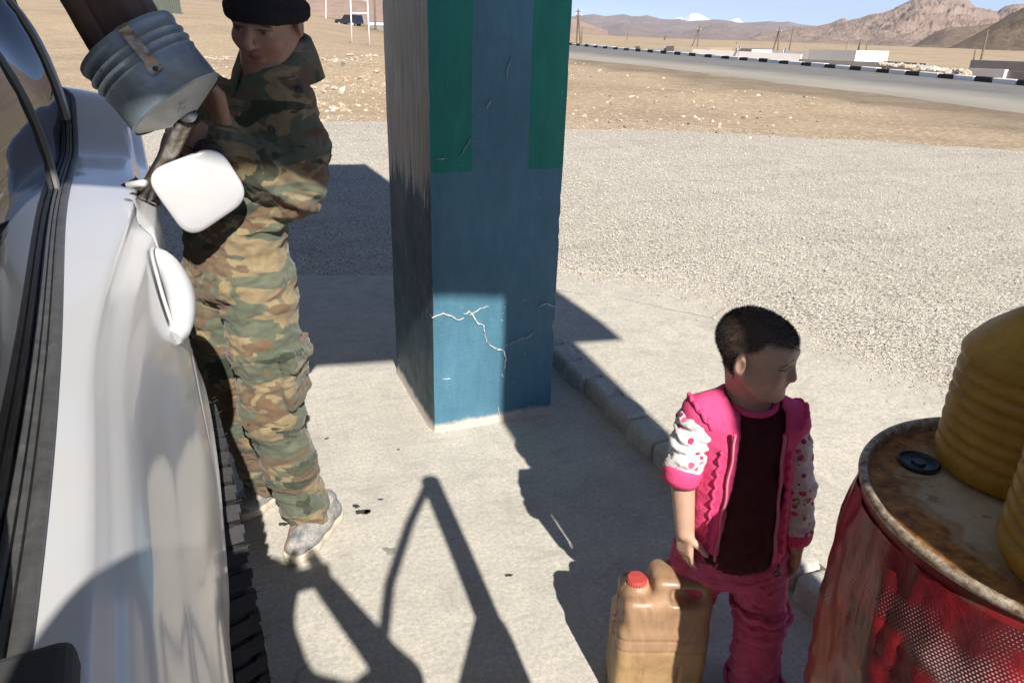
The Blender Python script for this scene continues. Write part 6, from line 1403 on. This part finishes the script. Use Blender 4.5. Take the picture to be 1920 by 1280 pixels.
def grit(name, x, y, z, s, mats, w, label, cat):
    n = len(x); V0, F0 = TET; m = len(V0); a = rng.random(n)*6.283; sc3 = rng.uniform(.7, 1.3, (n, 3))*s[:, None]*np.array((1, .8, .65)); V = V0[None]*sc3[:, None, :] + rng.normal(0, .13, (n, m, 3))*s[:, None, None]
    c, q = np.cos(a)[:, None], np.sin(a)[:, None]; X = V[..., 0]*c - V[..., 1]*q + x[:, None]; Y = V[..., 0]*q + V[..., 1]*c + y[:, None]; Z = V[..., 2] + z[:, None]
    VV = np.stack([X, Y, Z], -1).reshape(-1, 3); F = (F0[None] + (np.arange(n)*m)[:, None, None]).reshape(-1, 3)
    o = mk(name, VV, F, None, mats=mats, fmat=np.repeat(rng.choice(len(mats), n, p=w), len(F0))); return tag(o, label, cat, kind='stuff')
PEB = [MAT['stone_a'], MAT['stone_d'], MAT['stone_b'], MAT['stone_c']]
x, y = wedge(150000, 2.4, 14.0, p=1.3); ok = outside_slab(x, y); x, y = x[ok], y[ok]; r_ = np.hypot(x, y)
grit('gravel_stones', x, y, np.full(len(x), .001), rng.gamma(3., .00095, len(x))*(1+.03*r_)+.0016, PEB, [.50, .36, .11, .03], 'loose pale gravel covering the yard behind the pavement', 'gravel')
x, y = wedge(5200, 12.5, 42, p=1.2, a0=-4, a1=60); rxk = np.interp(y, _rs[:, 1], _rs[:, 0]); ok = (x - rxk) < -13.2; x, y = x[ok], y[ok]
cl = fbm(x*.3, y*.3, 0*x, 3); keep = rng.random(len(x)) < np.clip(.35+cl*1.4, .05, 1); x, y = x[keep], y[keep]
grit('field_stones', x, y, terrain_z(x, y)+.01, rng.gamma(1.6, .016, len(x))+.010, [MAT['stone_a'], MAT['stone_b'], MAT['stone_c']], [.2, .65, .15], 'stones strewn over the brown dirt field', 'stones')
x, y = wedge(11000, 13.0, 34, p=1.1, a0=-4, a1=24); cl = fbm(x*.5, y*.5, 0*x+7, 3); keep = rng.random(len(x)) < np.clip(.4+cl*1.6, .05, 1); x, y = x[keep], y[keep]
grit('earth_clods', x, y, terrain_z(x, y)+.005, rng.gamma(1.6, .017, len(x))+.010, [MAT['stone_b'], MAT['stone_a']], [.88, .12], 'clods of dry earth left of the painted pillar', 'earth')
# sand and crumbs on the concrete, close to its edges
n = 9000; t_ = rng.random(n); ex = np.interp(t_, np.linspace(0, 1, 11), [1.3, 2.1, 2.44, 2.72, 2.86, 2.93, 3.0, 3.15, 3.25, 3.35, 3.45]); ey = np.interp(t_, np.linspace(0, 1, 11), [4.55, 4.13, 3.94, 3.62, 3.2, 2.75, 2.4, 2.02, 1.7, 1.35, 1.0])
dd = rng.exponential(.09, n); x = ex - dd*.8 + rng.normal(0, .02, n); y = ey - dd*.6 + rng.normal(0, .02, n); ok = x > 1.62; x, y = x[ok], y[ok]
grit('crumbs', x, y, np.full(len(x), .082), rng.gamma(2., .0013, len(x))+.0015, PEB, [.4, .3, .2, .1], 'fine grit spilled over the edge of the pavement', 'grit')
# flat spots of dropped oil on the lane
MAT['oil'] = simple('oil_stain', (.055, .05, .045), .5, var=.3)
mb = MB()
for cx_, cy_, r_ in ((.331, 2.13, .013), (.345, 2.09, .020), (.362, 2.085, .014), (.42, 2.14, .008), (.085, 2.115, .014), (.70, 1.62, .010), (.31, 2.62, .008), (.56, 2.44, .006)):
    n = 18; ph_ = rng.random()*6; b = len(mb.v)
    for i in range(n): a = 2*math.pi*i/n; q = r_*(1+.28*math.sin(2*a+ph_)+.15*math.sin(5*a+ph_)); mb.v.append((cx_+q*math.cos(a), cy_+q*math.sin(a)*.8, .0035))
    mb.f.append(tuple(range(b, b+n)))
o = mb.build('oil_spots', MAT['oil']); tag(o, 'small dark oil drips on the concrete beside the man', 'stain', kind='stuff')
# ================================================================ the air over the valley
hm = bpy.data.materials.new('valley_haze'); hm.use_nodes = True; ht = hm.node_tree; ht.nodes.remove(ht.nodes['Principled BSDF'])
pv = ht.nodes.new('ShaderNodeVolumePrincipled'); pv.inputs['Color'].default_value = (.80, .88, 1.0, 1); pv.inputs['Density'].default_value = 2.0e-5; pv.inputs['Anisotropy'].default_value = 0.0
ht.links.new(pv.outputs[0], ht.nodes['Material Output'].inputs['Volume'])
S = 62000; hb = MB().box((-S, -S, -900), (S, S, 2600)).build('haze', hm); hb['kind'] = 'stuff'; hb.visible_shadow = True
